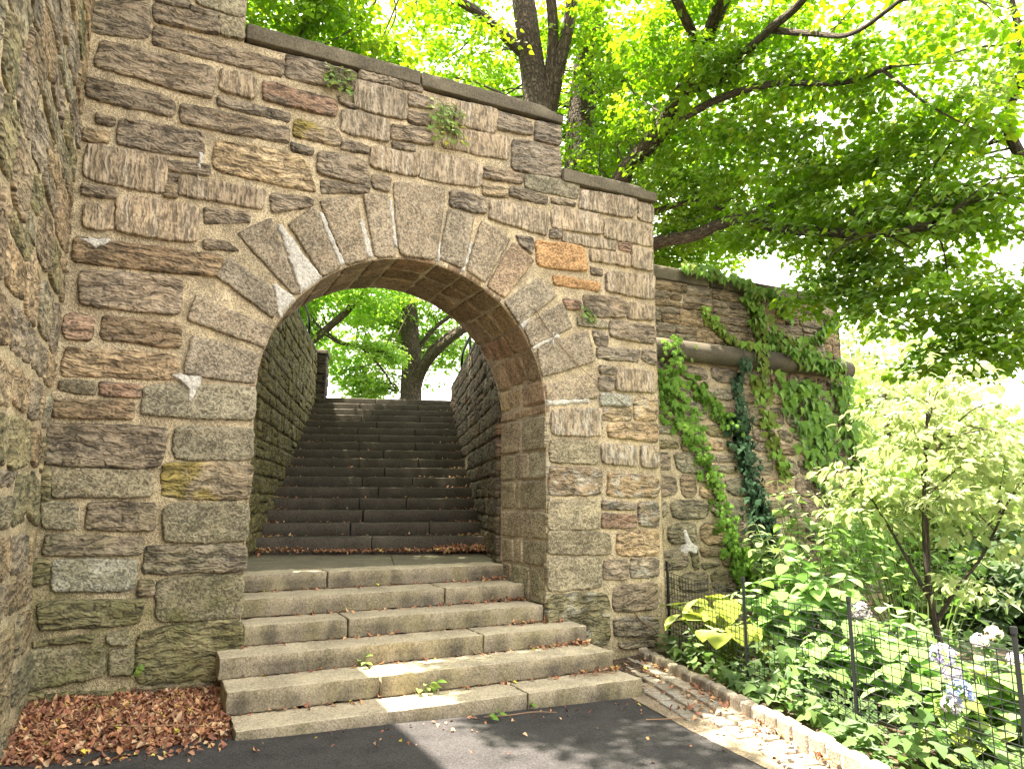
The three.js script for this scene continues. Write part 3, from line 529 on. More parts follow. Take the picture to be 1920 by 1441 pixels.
// ------------------------------------------------------------------ the bastion wall at the right
reseed(41);
const BZ = y => y > 3.55 ? -7.2 : -7.2 + 0.14 * (3.55 - y);
const bast = thing('bastion_wall', 'ivy-hung rubble wall with a round stone moulding, set back right of the arch wall', 'wall', null, [7, 0, -7.2]);
{
  const at = (u, v, d) => V3(u - 7, v, BZ(v) + 7.2 + d), XR = v => v > 3.55 ? 9.05 : 9.03 + 0.06 * (3.55 - v), end = (u, v, d) => V3(XR(v) - 7 + d, v, -u + (BZ(v) + 7.2));
  const g = new THREE.BoxGeometry(4.3, 5.2, 2.4); const p = g.attributes.position; g.translate(6.85 - 7, 1.96, -1.245);  part(bast, 'wall_core', g, M.core);
  const moss = (u, v) => 0.95 * sstep(2.4, 0.5, v) + 0.2 * sstep(3.4, 3.8, v);
  part(bast, 'mortar_face', mortarFace(4.6, -0.2, 9.05, 4.56, at, { moss, cell: 0.05 }), M.mortar);
  part(bast, 'mortar_face', mortarFace(-0.02, -0.2, 2.5, 4.56, end, { moss, cell: 0.08 }), M.mortar);
  rubble(4.7, 9.08, -0.1, 3.42, { h: [0.17, 0.34], w: [0.26, 0.62], joint: 0.06, jit: 0.03 }, q => part(bast, 'stone', stone(q, pick('ddggmwbd'), at, { moss, round: 0.3, cell: 0.03 }), M.schist));
  rubble(4.7, 9.06, 3.7, 4.5, { h: [0.15, 0.26], w: [0.28, 0.66], joint: 0.022 }, q => part(bast, 'stone', stone(q, pick('ddbwdg'), at, { moss, cell: 0.03 }), M.schist));
  rubble(0.0, 2.5, -0.1, 3.42, { h: [0.2, 0.34], w: [0.3, 0.62], joint: 0.05, jit: 0.02 }, q => part(bast, 'stone', stone(q, pick('ddggw'), end, { moss, cell: 0.06 }), M.schist));
  rubble(0.0, 2.5, 3.7, 4.5, { h: [0.2, 0.26], w: [0.3, 0.62], joint: 0.03 }, q => part(bast, 'stone', stone(q, pick('ddg'), end, { moss, cell: 0.06 }), M.schist));
  for (let x = 4.7; x < 9.0;) {                                  // half-round moulding
    const b = Math.min(9.18, x + rr(0.95, 1.35)), pts = []; for (let i = 0; i <= 12; i++) { const a = i / 12 * Math.PI; pts.push(new THREE.Vector2(Math.sin(a) * 0.135 + 0.10, Math.cos(a) * 0.135)); }
    const n = 10, pos = [], uv = [], col = [], idx = []; for (let i = 0; i <= n; i++) for (let j = 0; j < pts.length; j++) { const u = lerp(x + 0.004, b - 0.004, i / n), e = b > 9.1 ? Math.sqrt(clamp(1 - Math.pow(clamp((u - 9.06) / 0.13), 2), 0.02)) : 1, w = 0.008 * fbm(u * 4, j * 0.4, 2); pos.push(u - 7, 3.55 + pts[j].y * (0.4 + 0.6 * e) + w, (pts[j].x + w) * e - 0.02); uv.push(u / 1.1, j / 14); const c = copeColor([u, pts[j].y, 0], [0, 0, 1], x); col.push(...c.map(q => q * 0.7)); }
    for (let i = 0; i < n; i++) for (let j = 0; j + 1 < pts.length; j++) { const A = i * pts.length + j, B = A + 1, C = A + pts.length, D = C + 1; idx.push(A, B, C, B, D, C); }
    const m = new THREE.BufferGeometry(); m.setAttribute('position', new THREE.Float32BufferAttribute(pos, 3)); m.setAttribute('uv', new THREE.Float32BufferAttribute(uv, 2)); m.setAttribute('color', new THREE.Float32BufferAttribute(col, 3)); m.setIndex(idx); m.computeVertexNormals();
    part(bast, 'moulding_stone', m, M.granite); x = b;
  }
  for (let z = 0; z < 1; z++) { const c = new THREE.BoxGeometry(4.5, 0.24, 0.3); c.translate(6.85 - 7, 3.55, -0.13); part(bast, 'moulding_bed', c, M.core); }
  for (const [x, b] of [[4.7, 6.55], [6.55, 8.2], [8.2, 9.1]]) coping(bast, x, b, 4.5, 0.235, -7.2 + 0.04, -8.0, [7, 0, -7.2], b > 9);
  const sp = [[5.66, 1.28], [5.72, 1.30], [5.76, 1.16], [5.86, 1.08], [5.82, 1.00], [5.72, 1.04], [5.66, 0.99], [5.58, 1.05], [5.67, 1.13]];
  smear(sp, bast, at, 0.03);
}

// ------------------------------------------------------------------ cobbled strip and its kerb
reseed(47);
{
  const strip = thing('cobbled_strip', 'narrow strip of pale cobbles between the asphalt and the garden kerb', 'paving', null, [4, 0.03, -4.5]);
  const y = (x, z) => slopeY(x) + 0.075 * clamp((x - edgeX(z)) / (kerbX(z) - edgeX(z) + 0.01)) * sstep(-3, -5, z) + 0.012, uvc = g => { const p = g.attributes.position, u = g.attributes.uv; for (let i = 0; i < p.count; i++) u.setXY(i, p.getX(i) / 0.9, p.getZ(i) / 0.9); return g; };
  const bed = sheet(8, 60, (a, b) => { const z = lerp(-6.25, 0.5, b), x = lerp(edgeX(z) - 0.15, kerbX(z) + 0.12, a); return [x - 4, y(x, z) - 0.030 + 0.006 * N(x * 9, z * 9) - 0.007, z + 4.5]; });
  part(strip, 'cobble_bed', tint(uvc(bed), [0.36, 0.28, 0.19]), M.mortar);
  for (let c = 0; c < 7; c++) for (let s = -6.2 - rnd() * 0.2; s < 0;) {
    const L = rr(0.17, 0.27), z = s + L / 2, x = kerbX(z) - 0.075 - c * 0.14 + rr(-0.008, 0.008); s += L + 0.016;
    if (x < edgeX(z) + 0.01 || (x < 3.86 && z < -5.1)) continue;
    const f = rr(0.8, 1.15), w = rr(-0.02, 0.03), g = block(0.124, 0.07, L, { r: 0.012, amp: 0.004, cell: 0.05, color: (q, n2, sd) => { const k = f * (1 + 0.4 * fbm(q[0] * 9 + sd, q[2] * 9, 1)); return [(0.54 + w) * k, 0.48 * k, (0.40 - w) * k]; } });
    g.rotateY(-0.24 + rr(-0.04, 0.04)); g.rotateZ(rr(-0.02, 0.02)); g.translate(x - 4, y(x, z) - 0.055 + rr(-0.006, 0.004), z + 4.5);
    part(strip, 'cobble', g, M.granite);
  }
  const kerb = thing('kerb', 'row of rounded upright kerb stones with white joints edging the garden', 'kerb', null, [4, 0.03, -4.5]);
  for (let s = -6.3; s < -0.5;) {
    const L = rr(0.115, 0.165), z = s + L / 2, x = kerbX(z) + 0.055; s += L + 0.018;
    const f = rr(0.85, 1.1), g = block(0.105 + rr(-0.01, 0.012), 0.2, L, { r: 0.026, amp: 0.010, cell: 0.045, color: (q, n2, sd) => { const k = f * (1 + 0.5 * fbm(q[0] * 7 + sd, q[1] * 9, q[2] * 9)); return [0.42 * k, 0.36 * k, 0.28 * k]; } });
    g.rotateY(-0.236 + rr(-0.05, 0.05)); g.translate(x - 4 + rr(-0.008, 0.008), 0.03 + rr(-0.012, 0.008), z + 4.5);
    part(kerb, 'kerb_stone', g, M.granite);
    const j = block(0.108, 0.155, 0.045, { r: 0.02, amp: 0.008, cell: 0.05, color: () => [0.72, 0.69, 0.62] }); j.translate(x - 4, 0.032, z + L / 2 + 0.009 + 4.5); part(kerb, 'mortar_joint', j, M.mortar);
  }
}

// ------------------------------------------------------------------ leaves
function leafGeo(st, fold = 0.25, droop = 0.3, len = 1) {      // stations [t, half width]; base at the origin, tip along +z, face up
  const pos = [], uv = [], idx = [];
  for (const [t, w] of st) { const y = -droop * t * t, z = t * len; pos.push(-w, y + fold * w, z, 0, y, z, w, y + fold * w, z); uv.push(0.5 - w, t, 0.5, t, 0.5 + w, t); }
  for (let i = 0; i + 1 < st.length; i++) { const a = i * 3, b = a + 3; idx.push(a, b, a + 1, a + 1, b, b + 1, a + 1, b + 1, a + 2, a + 2, b + 1, b + 2); }
  const g = new THREE.BufferGeometry(); g.setAttribute('position', new THREE.Float32BufferAttribute(pos, 3)); g.setAttribute('uv', new THREE.Float32BufferAttribute(uv, 2)); g.setIndex(idx); g.computeVertexNormals(); return g;
}
const OVAL = [[0, 0.01], [0.1, 0.16], [0.25, 0.27], [0.45, 0.31], [0.65, 0.26], [0.85, 0.13], [1, 0.005]];
const BROAD = [[0, 0.04], [0.04, 0.2], [0.14, 0.36], [0.32, 0.46], [0.52, 0.45], [0.72, 0.34], [0.89, 0.17], [1, 0.01]];
const ROUND = [[0, 0.06], [0.08, 0.3], [0.3, 0.47], [0.6, 0.44], [0.85, 0.22], [1, 0.01]];
const LOBED = [[-0.06, 0.26], [0.02, 0.36], [0.14, 0.52], [0.28, 0.30], [0.42, 0.42], [0.52, 0.26], [0.75, 0.15], [1, 0.005]];
const IVY = [[-0.08, 0.2], [0.05, 0.42], [0.2, 0.5], [0.34, 0.26], [0.55, 0.24], [0.8, 0.12], [1, 0.005]];
const G = { oval: leafGeo(OVAL), broad: leafGeo(BROAD, 0.2, 0.35), round: leafGeo(ROUND, 0.18, 0.2), lobed: leafGeo(LOBED, 0.15, 0.25), ivy: leafGeo(IVY, 0.15, 0.25) };
function creeperLeaf() { const gs = []; for (const [a, s] of [[0, 1], [0.75, 0.9], [-0.75, 0.9], [1.45, 0.62], [-1.45, 0.62]]) { const g = leafGeo(OVAL, 0.3, 0.35); g.scale(0.62 * s, 0.7 * s, 0.62 * s); g.rotateY(a); gs.push(g); } return mergeGeometries(gs); }
G.creeper = creeperLeaf();
const m4 = new THREE.Matrix4(), qq = new THREE.Quaternion(), UPV = V3(0, 1, 0);
function facing(dir, up) { const z = dir.clone().normalize(), x = up.clone().cross(z).normalize(), y = z.clone().cross(x); return m4.clone().makeBasis(x, y, z); }
const place = (pos, dir, up, s) => { const m = facing(dir, up); m.scale(V3(s, s, s)); m.setPosition(pos); return m; };
const rdir = () => { const a = rnd() * 6.283, z = rr(-1, 1), r = Math.sqrt(1 - z * z); return V3(r * Math.cos(a), z, r * Math.sin(a)); };
function leafMesh(parent, geo, mat, m, name = 'leaf') { const o = part(parent, name, geo, mat); m.decompose(o.position, o.quaternion, o.scale); return o; }
const color = (r, g, b) => new THREE.Color().setRGB(r, g, b);
const LM = {
  canopy: leafMat(1, 1, 1, 0.7), lime: leafMat(0.20, 0.27, 0.035, 0.5), mid: leafMat(0.155, 0.31, 0.04, 0.4), mid2: leafMat(0.21, 0.38, 0.05, 0.4), dark: leafMat(0.03, 0.075, 0.03, 0.2), dark2: leafMat(0.045, 0.10, 0.045, 0.2),
  pale: leafMat(0.20, 0.27, 0.09, 0.4), hosta: leafMat(0.34, 0.42, 0.04, 0.55), hyd: leafMat(0.17, 0.32, 0.07, 0.45), hyd2: leafMat(0.22, 0.39, 0.08, 0.45), yellow: leafMat(0.42, 0.40, 0.05, 0.4), litter: new THREE.MeshStandardMaterial({ color: 0xffffff, roughness: 0.85, side: THREE.DoubleSide }),
};
// a spray of leaves round a twig, the unit that crowns are made of
function sprayGeo(shape, n, size, spread, s) {
  reseed(s); const gs = [], base = leafGeo(shape, 0.18, 0.25);
  for (let i = 0; i < n; i++) { const a = rnd() * 6.283, r = spread * Math.sqrt(rnd()), p = V3(r * Math.cos(a), rr(-0.12, 0.12) * spread - 0.15 * r, r * Math.sin(a)), d = V3(Math.cos(a) + rr(-0.7, 0.7), rr(-0.8, 0.05), Math.sin(a) + rr(-0.7, 0.7)), up = V3(rr(-0.5, 0.5), 1, rr(-0.5, 0.5)); const g = base.clone(); g.applyMatrix4(place(p, d, up, size * rr(0.75, 1.2))); gs.push(g); }
  return mergeGeometries(gs);
}
const MAPLE = [[0, 0.05], [0.12, 0.36], [0.3, 0.48], [0.55, 0.36], [1, 0.01]];
const SPRAYS = [sprayGeo(MAPLE, 19, 0.076, 0.26, 3), sprayGeo(MAPLE, 17, 0.072, 0.24, 4)];
const PALE_SPRAY = sprayGeo([[0, 0.02], [0.25, 0.25], [0.55, 0.27], [1, 0.01]], 10, 0.092, 0.20, 5);
const FAR_SPRAY = sprayGeo([[0, 0.05], [0.35, 0.45], [1, 0.01]], 14, 0.17, 0.42, 6);
// crown: sprays through ellipsoids [x, y, z, rx, ry, rz, share], thinned to clumps by noise
function crown(parent, n, blobs, o = {}) {
  const off = parent.position, tot = blobs.reduce((a, b) => a + (b[6] ?? 1), 0), mats = [], cols = [], f = o.clump || 0.8, gap = o.gap ?? -0.02;
  let guard = 0;
  while (mats.length < n && guard++ < n * 12) {
    let k = rnd() * tot, b = blobs[0]; for (const c of blobs) { k -= c[6] ?? 1; if (k <= 0) { b = c; break; } }
    const d = rdir().multiplyScalar(Math.pow(rnd(), 0.42)), p = V3(b[0] + d.x * b[3], b[1] + d.y * b[4], b[2] + d.z * b[5]);
    if (N(p.x * f, p.y * f * 1.7, p.z * f) + 0.5 * N(p.x * f * 2.7, p.y * f * 4, p.z * f * 2.7) < gap) continue;
    if (o.keep && !o.keep(p)) continue;
    const yaw = rnd() * 6.283, up = V3(rr(-0.35, 0.35), 1, rr(-0.35, 0.35)); mats.push(place(p.sub(off), V3(Math.cos(yaw), rr(-0.4, 0.2), Math.sin(yaw)), up, rr(0.7, 1.25) * (o.size || 1)));
    const c = pick(o.colors || CANOPY), t = rr(0.8, 1.2); cols.push(color(c[0] * t, c[1] * t, c[2] * t));
  }
  const geos = o.sprays || SPRAYS;
  geos.forEach((g, gi) => { const ids = mats.map((_, i) => i).filter(i => i % geos.length === gi), im = new THREE.InstancedMesh(g, o.mat || LM.canopy, ids.length); ids.forEach((i, j) => { im.setMatrixAt(j, mats[i]); im.setColorAt(j, cols[i]); }); im.name = sub(parent, 'crown'); im.castShadow = im.receiveShadow = true; im.userData.kind = 'stuff'; parent.add(im); });
  return mats.map(m => V3().setFromMatrixPosition(m));
}
const CANOPY = [[0.19, 0.36, 0.005], [0.22, 0.39, 0.006], [0.16, 0.33, 0.005], [0.24, 0.40, 0.007], [0.19, 0.365, 0.005], [0.20, 0.37, 0.005], [0.21, 0.38, 0.006], [0.29, 0.40, 0.010]];
const SUNNY = [[0.27, 0.38, 0.08], [0.33, 0.43, 0.10], [0.23, 0.36, 0.07]];
// a tree: limbs [[points], r0, r1], each a part; twigs from sprays to the nearest limb
function tree(name, label, group, limbs, crownArgs, o = {}) {
  const b = limbs[0][0][0], t = thing(name, label, 'tree', group, b), pts = [];
  limbs.forEach(([P, r0, r1], i) => { const v = P.map(p => V3(p[0] - b[0], p[1] - b[1], p[2] - b[2])); part(t, i === 0 ? 'trunk' : 'branch', tube(v, [r0, lerp(r0, r1, 0.6), r1], o.seg || 10, v.length * 6), M.bark); const c = new THREE.CatmullRomCurve3(v, false, 'centripetal'); for (let k = 0; k <= 24; k++) pts.push([c.getPoint(k / 24), 0]); });
  const sp = crown(t, ...crownArgs);
  if (o.twigs) { const gs = []; for (let i = 0; i < o.twigs; i++) { const p = pick(sp); let best = null, bd = 1e9; for (const e of pts) { const q = e[0], d = q.distanceTo(p) + (q.y > p.y + 0.3 ? 1 : 0) + e[1] * 0.25; if (d < bd && d > 0.15 && e[1] < 4) { bd = d; best = e; } } if (!best || bd > (o.reach || 3.2)) continue; best[1]++; best = best[0]; const m = best.clone().lerp(p, 0.5).add(rdir().multiplyScalar(bd * 0.13)); m.y += bd * 0.1; const r = clamp(0.004 + bd * 0.007, 0.005, 0.024); gs.push(tube([best, m, p], [r, r * 0.7, r * 0.3], 5, 8)); } if (gs.length) part(t, 'twigs', mergeGeometries(gs), M.twig, 'stuff'); }
  return t;
}

// ------------------------------------------------------------------ trees on the terrace behind the walls
reseed(53);
const LIT = [[0.26, 0.46, 0.03], [0.32, 0.50, 0.04], [0.22, 0.42, 0.02]];
const openPatch = p => {                                 // the sun finds a way through over the lowest steps
  const k = p.y - 0.1, gx = p.x + 0.35 * k, gz = p.z + 0.05 * k; return !(gx > 1.2 && gx < 2.15 + 0.25 * N(p.z, p.x) && gz > -6.0 && gz < -3.6) && !(gx > 3.5 && gx < 8.2 && gz > -4.4 + 0.5 * N(gx * 2, 3)) && !(gx > 4.4 && gx < 8.2 && gz > -5.6 + 0.5 * N(gx * 1.3, 8));
};
tree('maple_tree', 'big maple behind the arch wall with its trunk forking into three dark stems', 'maple trees on the terrace above the wall', [
  [[[5.45, 3.6, -10.1], [5.42, 6.0, -10.0], [5.4, 7.6, -9.95], [5.25, 8.5, -9.75], [4.95, 9.1, -9.4], [4.7, 9.9, -9.2], [4.3, 11.5, -9.0]], 0.29, 0.17],
  [[[5.42, 7.6, -9.95], [5.55, 8.3, -9.75], [5.5, 8.8, -9.35], [5.45, 9.4, -8.9], [5.3, 10.6, -8.4]], 0.16, 0.09],
  [[[5.42, 7.7, -9.9], [5.42, 8.5, -9.6], [5.3, 9.2, -9.2], [5.0, 9.9, -8.8]], 0.14, 0.08],
  [[[5.1, 8.9, -9.6], [3.8, 9.2, -9.2], [2.4, 9.0, -8.9], [0.9, 8.5, -8.6]], 0.10, 0.03],
  [[[4.7, 9.8, -9.2], [3.0, 10.4, -8.4], [1.2, 10.2, -7.4]], 0.10, 0.03]],
  [3200, [[1.9, 8.2, -9.3, 2.6, 1.4, 1.7, 1.2], [0.3, 8.0, -8.6, 1.9, 1.3, 1.5, 0.8], [3.9, 10.4, -10.8, 2.4, 1.5, 1.6, 0.8], [1.2, 8.7, -11.2, 2.2, 0.8, 2.8, 1.6], [0.2, 8.4, -7.7, 1.5, 0.5, 0.9, 0.9], [3.0, 8.1, -11.8, 2.4, 0.5, 2.6, 3.2]], { gap: -0.05, keep: openPatch }], { twigs: 110 });
tree('maple_tree', 'second dark maple trunk just right of the forked one behind the arch wall', 'maple trees on the terrace above the wall', [
  [[[6.6, 3.6, -10.6], [6.55, 6.5, -10.5], [6.5, 8.4, -10.3], [6.42, 9.2, -10.0], [6.3, 9.8, -9.6], [6.0, 11.5, -9.0]], 0.34, 0.2],
  [[[6.45, 8.8, -10.1], [7.2, 9.3, -9.6], [7.9, 9.6, -9.0]], 0.11, 0.05]],
  [1700, [[6.9, 9.6, -11.6, 2.4, 1.7, 1.5], [7.6, 8.0, -11.0, 2.0, 1.4, 1.4, 0.8], [8.0, 6.4, -11.8, 2.4, 1.5, 1.4, 0.8], [3.8, 9.2, -13.0, 2.8, 1.6, 1.4, 0.8]], { gap: -0.05 }], { twigs: 60 });
tree('maple_tree', 'spreading maple whose limbs reach over the garden at upper right', 'maple trees on the terrace above the wall', [
  [[[6.35, 3.6, -10.4], [6.22, 6.0, -9.3], [6.25, 6.75, -8.6], [6.3, 7.0, -7.9], [6.2, 7.25, -7.2], [5.95, 7.45, -6.4], [5.65, 7.6, -5.7], [5.2, 7.7, -4.9]], 0.20, 0.075],
  [[[6.2, 7.2, -6.9], [6.25, 7.1, -6.5], [6.05, 7.0, -5.9], [5.8, 6.85, -5.2], [5.6, 6.7, -4.6], [5.2, 6.6, -3.9]], 0.075, 0.035],
  [[[5.85, 6.85, -5.2], [5.9, 6.5, -4.7], [5.8, 6.15, -4.2], [5.6, 6.0, -3.5]], 0.04, 0.018],
  [[[6.28, 7.0, -7.7], [6.15, 6.75, -6.4], [6.15, 6.45, -5.5], [6.3, 6.05, -4.7], [6.2, 5.85, -4.1]], 0.065, 0.022],
  [[[6.6, 4.6, -10.6], [6.9, 5.7, -10.0], [7.05, 5.8, -8.9], [7.1, 5.65, -8.1], [7.1, 5.62, -7.5], [7.05, 5.5, -6.9], [7.0, 5.15, -6.4], [7.0, 4.85, -5.7], [6.95, 4.55, -5.0], [6.8, 4.35, -4.2]], 0.13, 0.045],
  [[[6.7, 5.6, -10.2], [6.8, 6.3, -9.4], [6.9, 6.25, -8.7], [7.0, 6.1, -7.9], [7.05, 5.8, -7.4]], 0.075, 0.03],
  [[[7.0, 5.5, -6.8], [7.4, 5.6, -6.0], [7.6, 5.5, -5.2]], 0.04, 0.015],
  [[[6.0, 7.4, -6.5], [4.4, 7.7, -5.6], [2.6, 7.7, -4.9], [1.2, 7.5, -4.5]], 0.07, 0.03]],
  [3700, [[4.6, 7.8, -5.4, 1.3, 0.35, 1.2, 2.0], [2.0, 7.7, -5.0, 2.4, 0.4, 1.5, 7], [0.5, 7.6, -5.5, 1.3, 0.3, 0.7, 5],
    [6.2, 9.4, -9.1, 1.11, 0.61, 1.16, 2.02], [6.7, 8.5, -8.7, 1.20, 0.60, 1.01, 1.86], [5.9, 7.9, -6.8, 0.84, 0.55, 0.91, 1.34], [6.1, 7.2, -5.6, 0.82, 0.53, 0.89, 1.11], [6.1, 6.6, -4.7, 0.90, 0.40, 0.86, 0.58], [6.2, 6.1, -3.9, 0.69, 0.40, 0.85, 0.51],
    [6.4, 5.7, -3.5, 0.75, 0.41, 0.79, 0.48], [6.7, 7.7, -9.3, 1.01, 0.63, 1.19, 1.87], [6.5, 7.3, -7.5, 0.96, 0.41, 1.14, 1.45], [6.5, 6.8, -6.3, 0.93, 0.50, 1.04, 1.21], [6.5, 6.3, -5.3, 0.92, 0.50, 0.83, 1.02], [6.6, 5.8, -4.5, 0.88, 0.39, 0.91, 0.56],
    [6.7, 5.3, -3.9, 0.86, 0.32, 0.68, 0.51], [7.1, 6.7, -8.2, 0.98, 0.63, 1.05, 1.59], [7.1, 6.3, -7.0, 1.02, 0.45, 0.99, 1.35], [7.0, 5.8, -5.8, 0.87, 0.42, 0.92, 1.11], [7.0, 5.4, -5.0, 0.86, 0.48, 0.89, 0.98], [7.2, 4.9, -4.3, 0.91, 0.46, 0.93, 0.56],
    [7.3, 4.6, -3.8, 0.82, 0.34, 0.87, 0.53], [7.8, 6.2, -9.3, 1.32, 0.67, 1.19, 1.87], [7.7, 6.1, -8.0, 1.14, 0.47, 1.18, 1.59], [7.4, 5.3, -6.5, 0.96, 0.43, 0.82, 1.23], [7.4, 4.9, -5.5, 0.97, 0.52, 0.77, 1.06], [7.4, 4.5, -4.7, 0.90, 0.39, 0.74, 0.58],
    [7.6, 4.1, -4.1, 0.75, 0.44, 0.89, 0.56], [7.3, 4.2, -5.6, 0.74, 0.44, 0.74, 1.01], [7.4, 3.9, -5.0, 0.88, 0.38, 0.92, 0.58], [7.5, 3.7, -4.5, 0.92, 0.40, 0.93, 0.56], [7.8, 3.5, -4.1, 0.76, 0.33, 0.83, 0.56], [7.5, 3.3, -4.8, 0.70, 0.35, 0.79, 0.56],
    [7.7, 3.2, -4.4, 0.83, 0.34, 0.70, 0.56], [8.2, 6.1, -9.8, 1.35, 0.55, 1.38, 2.03]], { gap: -0.16, clump: 1.3, keep: openPatch }], { twigs: 260, reach: 2.4 });
tree('shade_tree', 'straight-trunked tree at the head of the stairs, framed by the arch', null, [
  [[[6.5, 3.6, -19.9], [6.48, 4.6, -19.8], [6.42, 5.6, -19.6], [6.25, 6.8, -19.4], [6.05, 8.2, -19.1], [5.8, 11, -19]], 0.36, 0.22],
  [[[6.5, 4.7, -19.7], [6.62, 5.3, -19.4], [6.75, 5.7, -18.9], [7.0, 6.1, -18.0], [7.6, 6.6, -17.0]], 0.20, 0.10],
  [[[6.5, 5.0, -19.6], [6.7, 5.8, -19.0], [6.95, 6.2, -18.4], [7.4, 6.5, -17.4]], 0.12, 0.06],
  [[[6.4, 5.7, -19.6], [6.9, 6.6, -19.2], [7.6, 7.2, -18.8]], 0.09, 0.05]],
  [1900, [[4.6, 6.9, -21, 2.9, 1.7, 1.8, 1.2], [7.6, 6.8, -20.5, 2.6, 1.7, 1.8], [5.4, 5.5, -20.8, 0.9, 1.3, 1.0, 0.5], [6, 9.5, -19.5, 4, 1.8, 2.5, 1.0], [4.0, 8, -19, 2.4, 1.6, 1.6, 0.6]], { gap: -0.02, size: 1.35, colors: LIT }], { twigs: 70 });
tree('shade_tree', 'dark slanting limb of a tree left of the straight trunk, seen through the arch', null, [
  [[[1.2, 3.6, -18.6], [2.0, 4.2, -17.9], [2.7, 4.9, -17.5], [3.1, 5.45, -17.3], [3.6, 5.95, -17.1], [3.95, 6.35, -16.9], [4.4, 7.0, -16.7], [5.0, 7.9, -16.4]], 0.12, 0.07],
  [[[3.35, 5.75, -17.2], [3.8, 5.5, -17.2], [4.4, 5.4, -17.0], [5.0, 5.2, -16.9]], 0.07, 0.03],
  [[[4.3, 5.4, -17.1], [4.8, 4.9, -17.0], [5.2, 4.4, -17.1]], 0.04, 0.015]],
  [900, [[4.0, 6.8, -17.0, 1.7, 0.9, 1.2], [4.7, 5.4, -17.2, 0.8, 0.7, 0.8, 0.3], [2.4, 6.0, -17.8, 1.2, 1.0, 1.0, 0.6]], { gap: 0.0, colors: LIT }], { twigs: 50 });
tree('shade_tree', 'grey leaning trunk of a sunlit tree at the right edge', null, [
  [[[10.6, -1.2, -4.0], [9.9, 2.0, -3.95], [8.7, 3.9, -3.8], [7.72, 4.75, -3.65], [7.42, 5.1, -3.7], [7.34, 5.4, -3.7], [7.36, 5.7, -3.55], [7.36, 6.1, -3.5], [7.25, 6.6, -3.5]], 0.09, 0.03],
  [[[7.36, 5.75, -3.55], [7.5, 6.2, -3.3], [7.6, 6.8, -3.2]], 0.05, 0.03]],
  [260, [[7.8, 6.6, -4.2, 1.0, 0.8, 1.0], [8.0, 5.4, -5.4, 0.7, 0.6, 0.7, 0.5]], { gap: -0.02, colors: SUNNY }], { twigs: 16 });
// trees on the slope below the garden
reseed(59);
const slope = [[14.5, -10.5, 8.0, 2.4, 0], [18, -14, 10.5, 3.2, 1], [15.5, -9.0, 6.2, 2.2, 0], [21, -13, 8.4, 3.0, 1], [11.6, -6.5, 2.5, 1.5, 2], [24, -13.4, 8.2, 3.2, 0], [11.2, -7.6, 3.8, 1.5, 0], [30, -22, 15, 5.0, 1]];
const SL = ['light green tree just past the bastion wall\'s end, beyond the garden', 'tall pale tree behind the others, farthest left down the slope', 'broad sunlit tree in the middle of the slope right of the bastion', 'large tree behind the sunlit one on the slope', 'dark green low tree at the right edge behind the small dogwood', 'pale distant tree at the far right of the slope', 'rounded bushy tree close behind the small dogwood', 'very pale farthest tree on the skyline right of the bastion'];
slope.forEach(([x, z, h, r, k], i) => {
  const y = landY(x, z), c = k === 2 ? [[0.06, 0.13, 0.03], [0.09, 0.17, 0.035]] : k === 1 ? [[0.22, 0.28, 0.09], [0.18, 0.25, 0.08]] : SUNNY;
  tree('slope_tree', SL[i], 'trees on the slope right of the bastion', [[[[x, y - 0.3, z], [x + 0.1, y + h * 0.3, z], [x - 0.1, y + h * 0.75, z + 0.1]], 0.06 + h * 0.02, 0.05], [[[x, y + h * 0.35, z], [x + r * 0.5, y + h * 0.6, z + 0.4]], 0.07, 0.03], [[[x, y + h * 0.3, z], [x - r * 0.5, y + h * 0.55, z - 0.3]], 0.07, 0.03]],
    [Math.round(320 * r), [[x, y + h * 0.62, z, r, h * 0.36, r], [x + r * 0.4, y + h * 0.4, z + 0.5, r * 0.7, h * 0.3, r * 0.7, 0.6], [x - r * 0.4, y + h * 0.3, z, r * 0.7, h * 0.28, r * 0.7, 0.6]], { sprays: [FAR_SPRAY], colors: c, gap: -0.05, size: 0.8 + r * 0.1 }], { twigs: 12 });
});

// ------------------------------------------------------------------ climbers on the bastion wall
reseed(61);
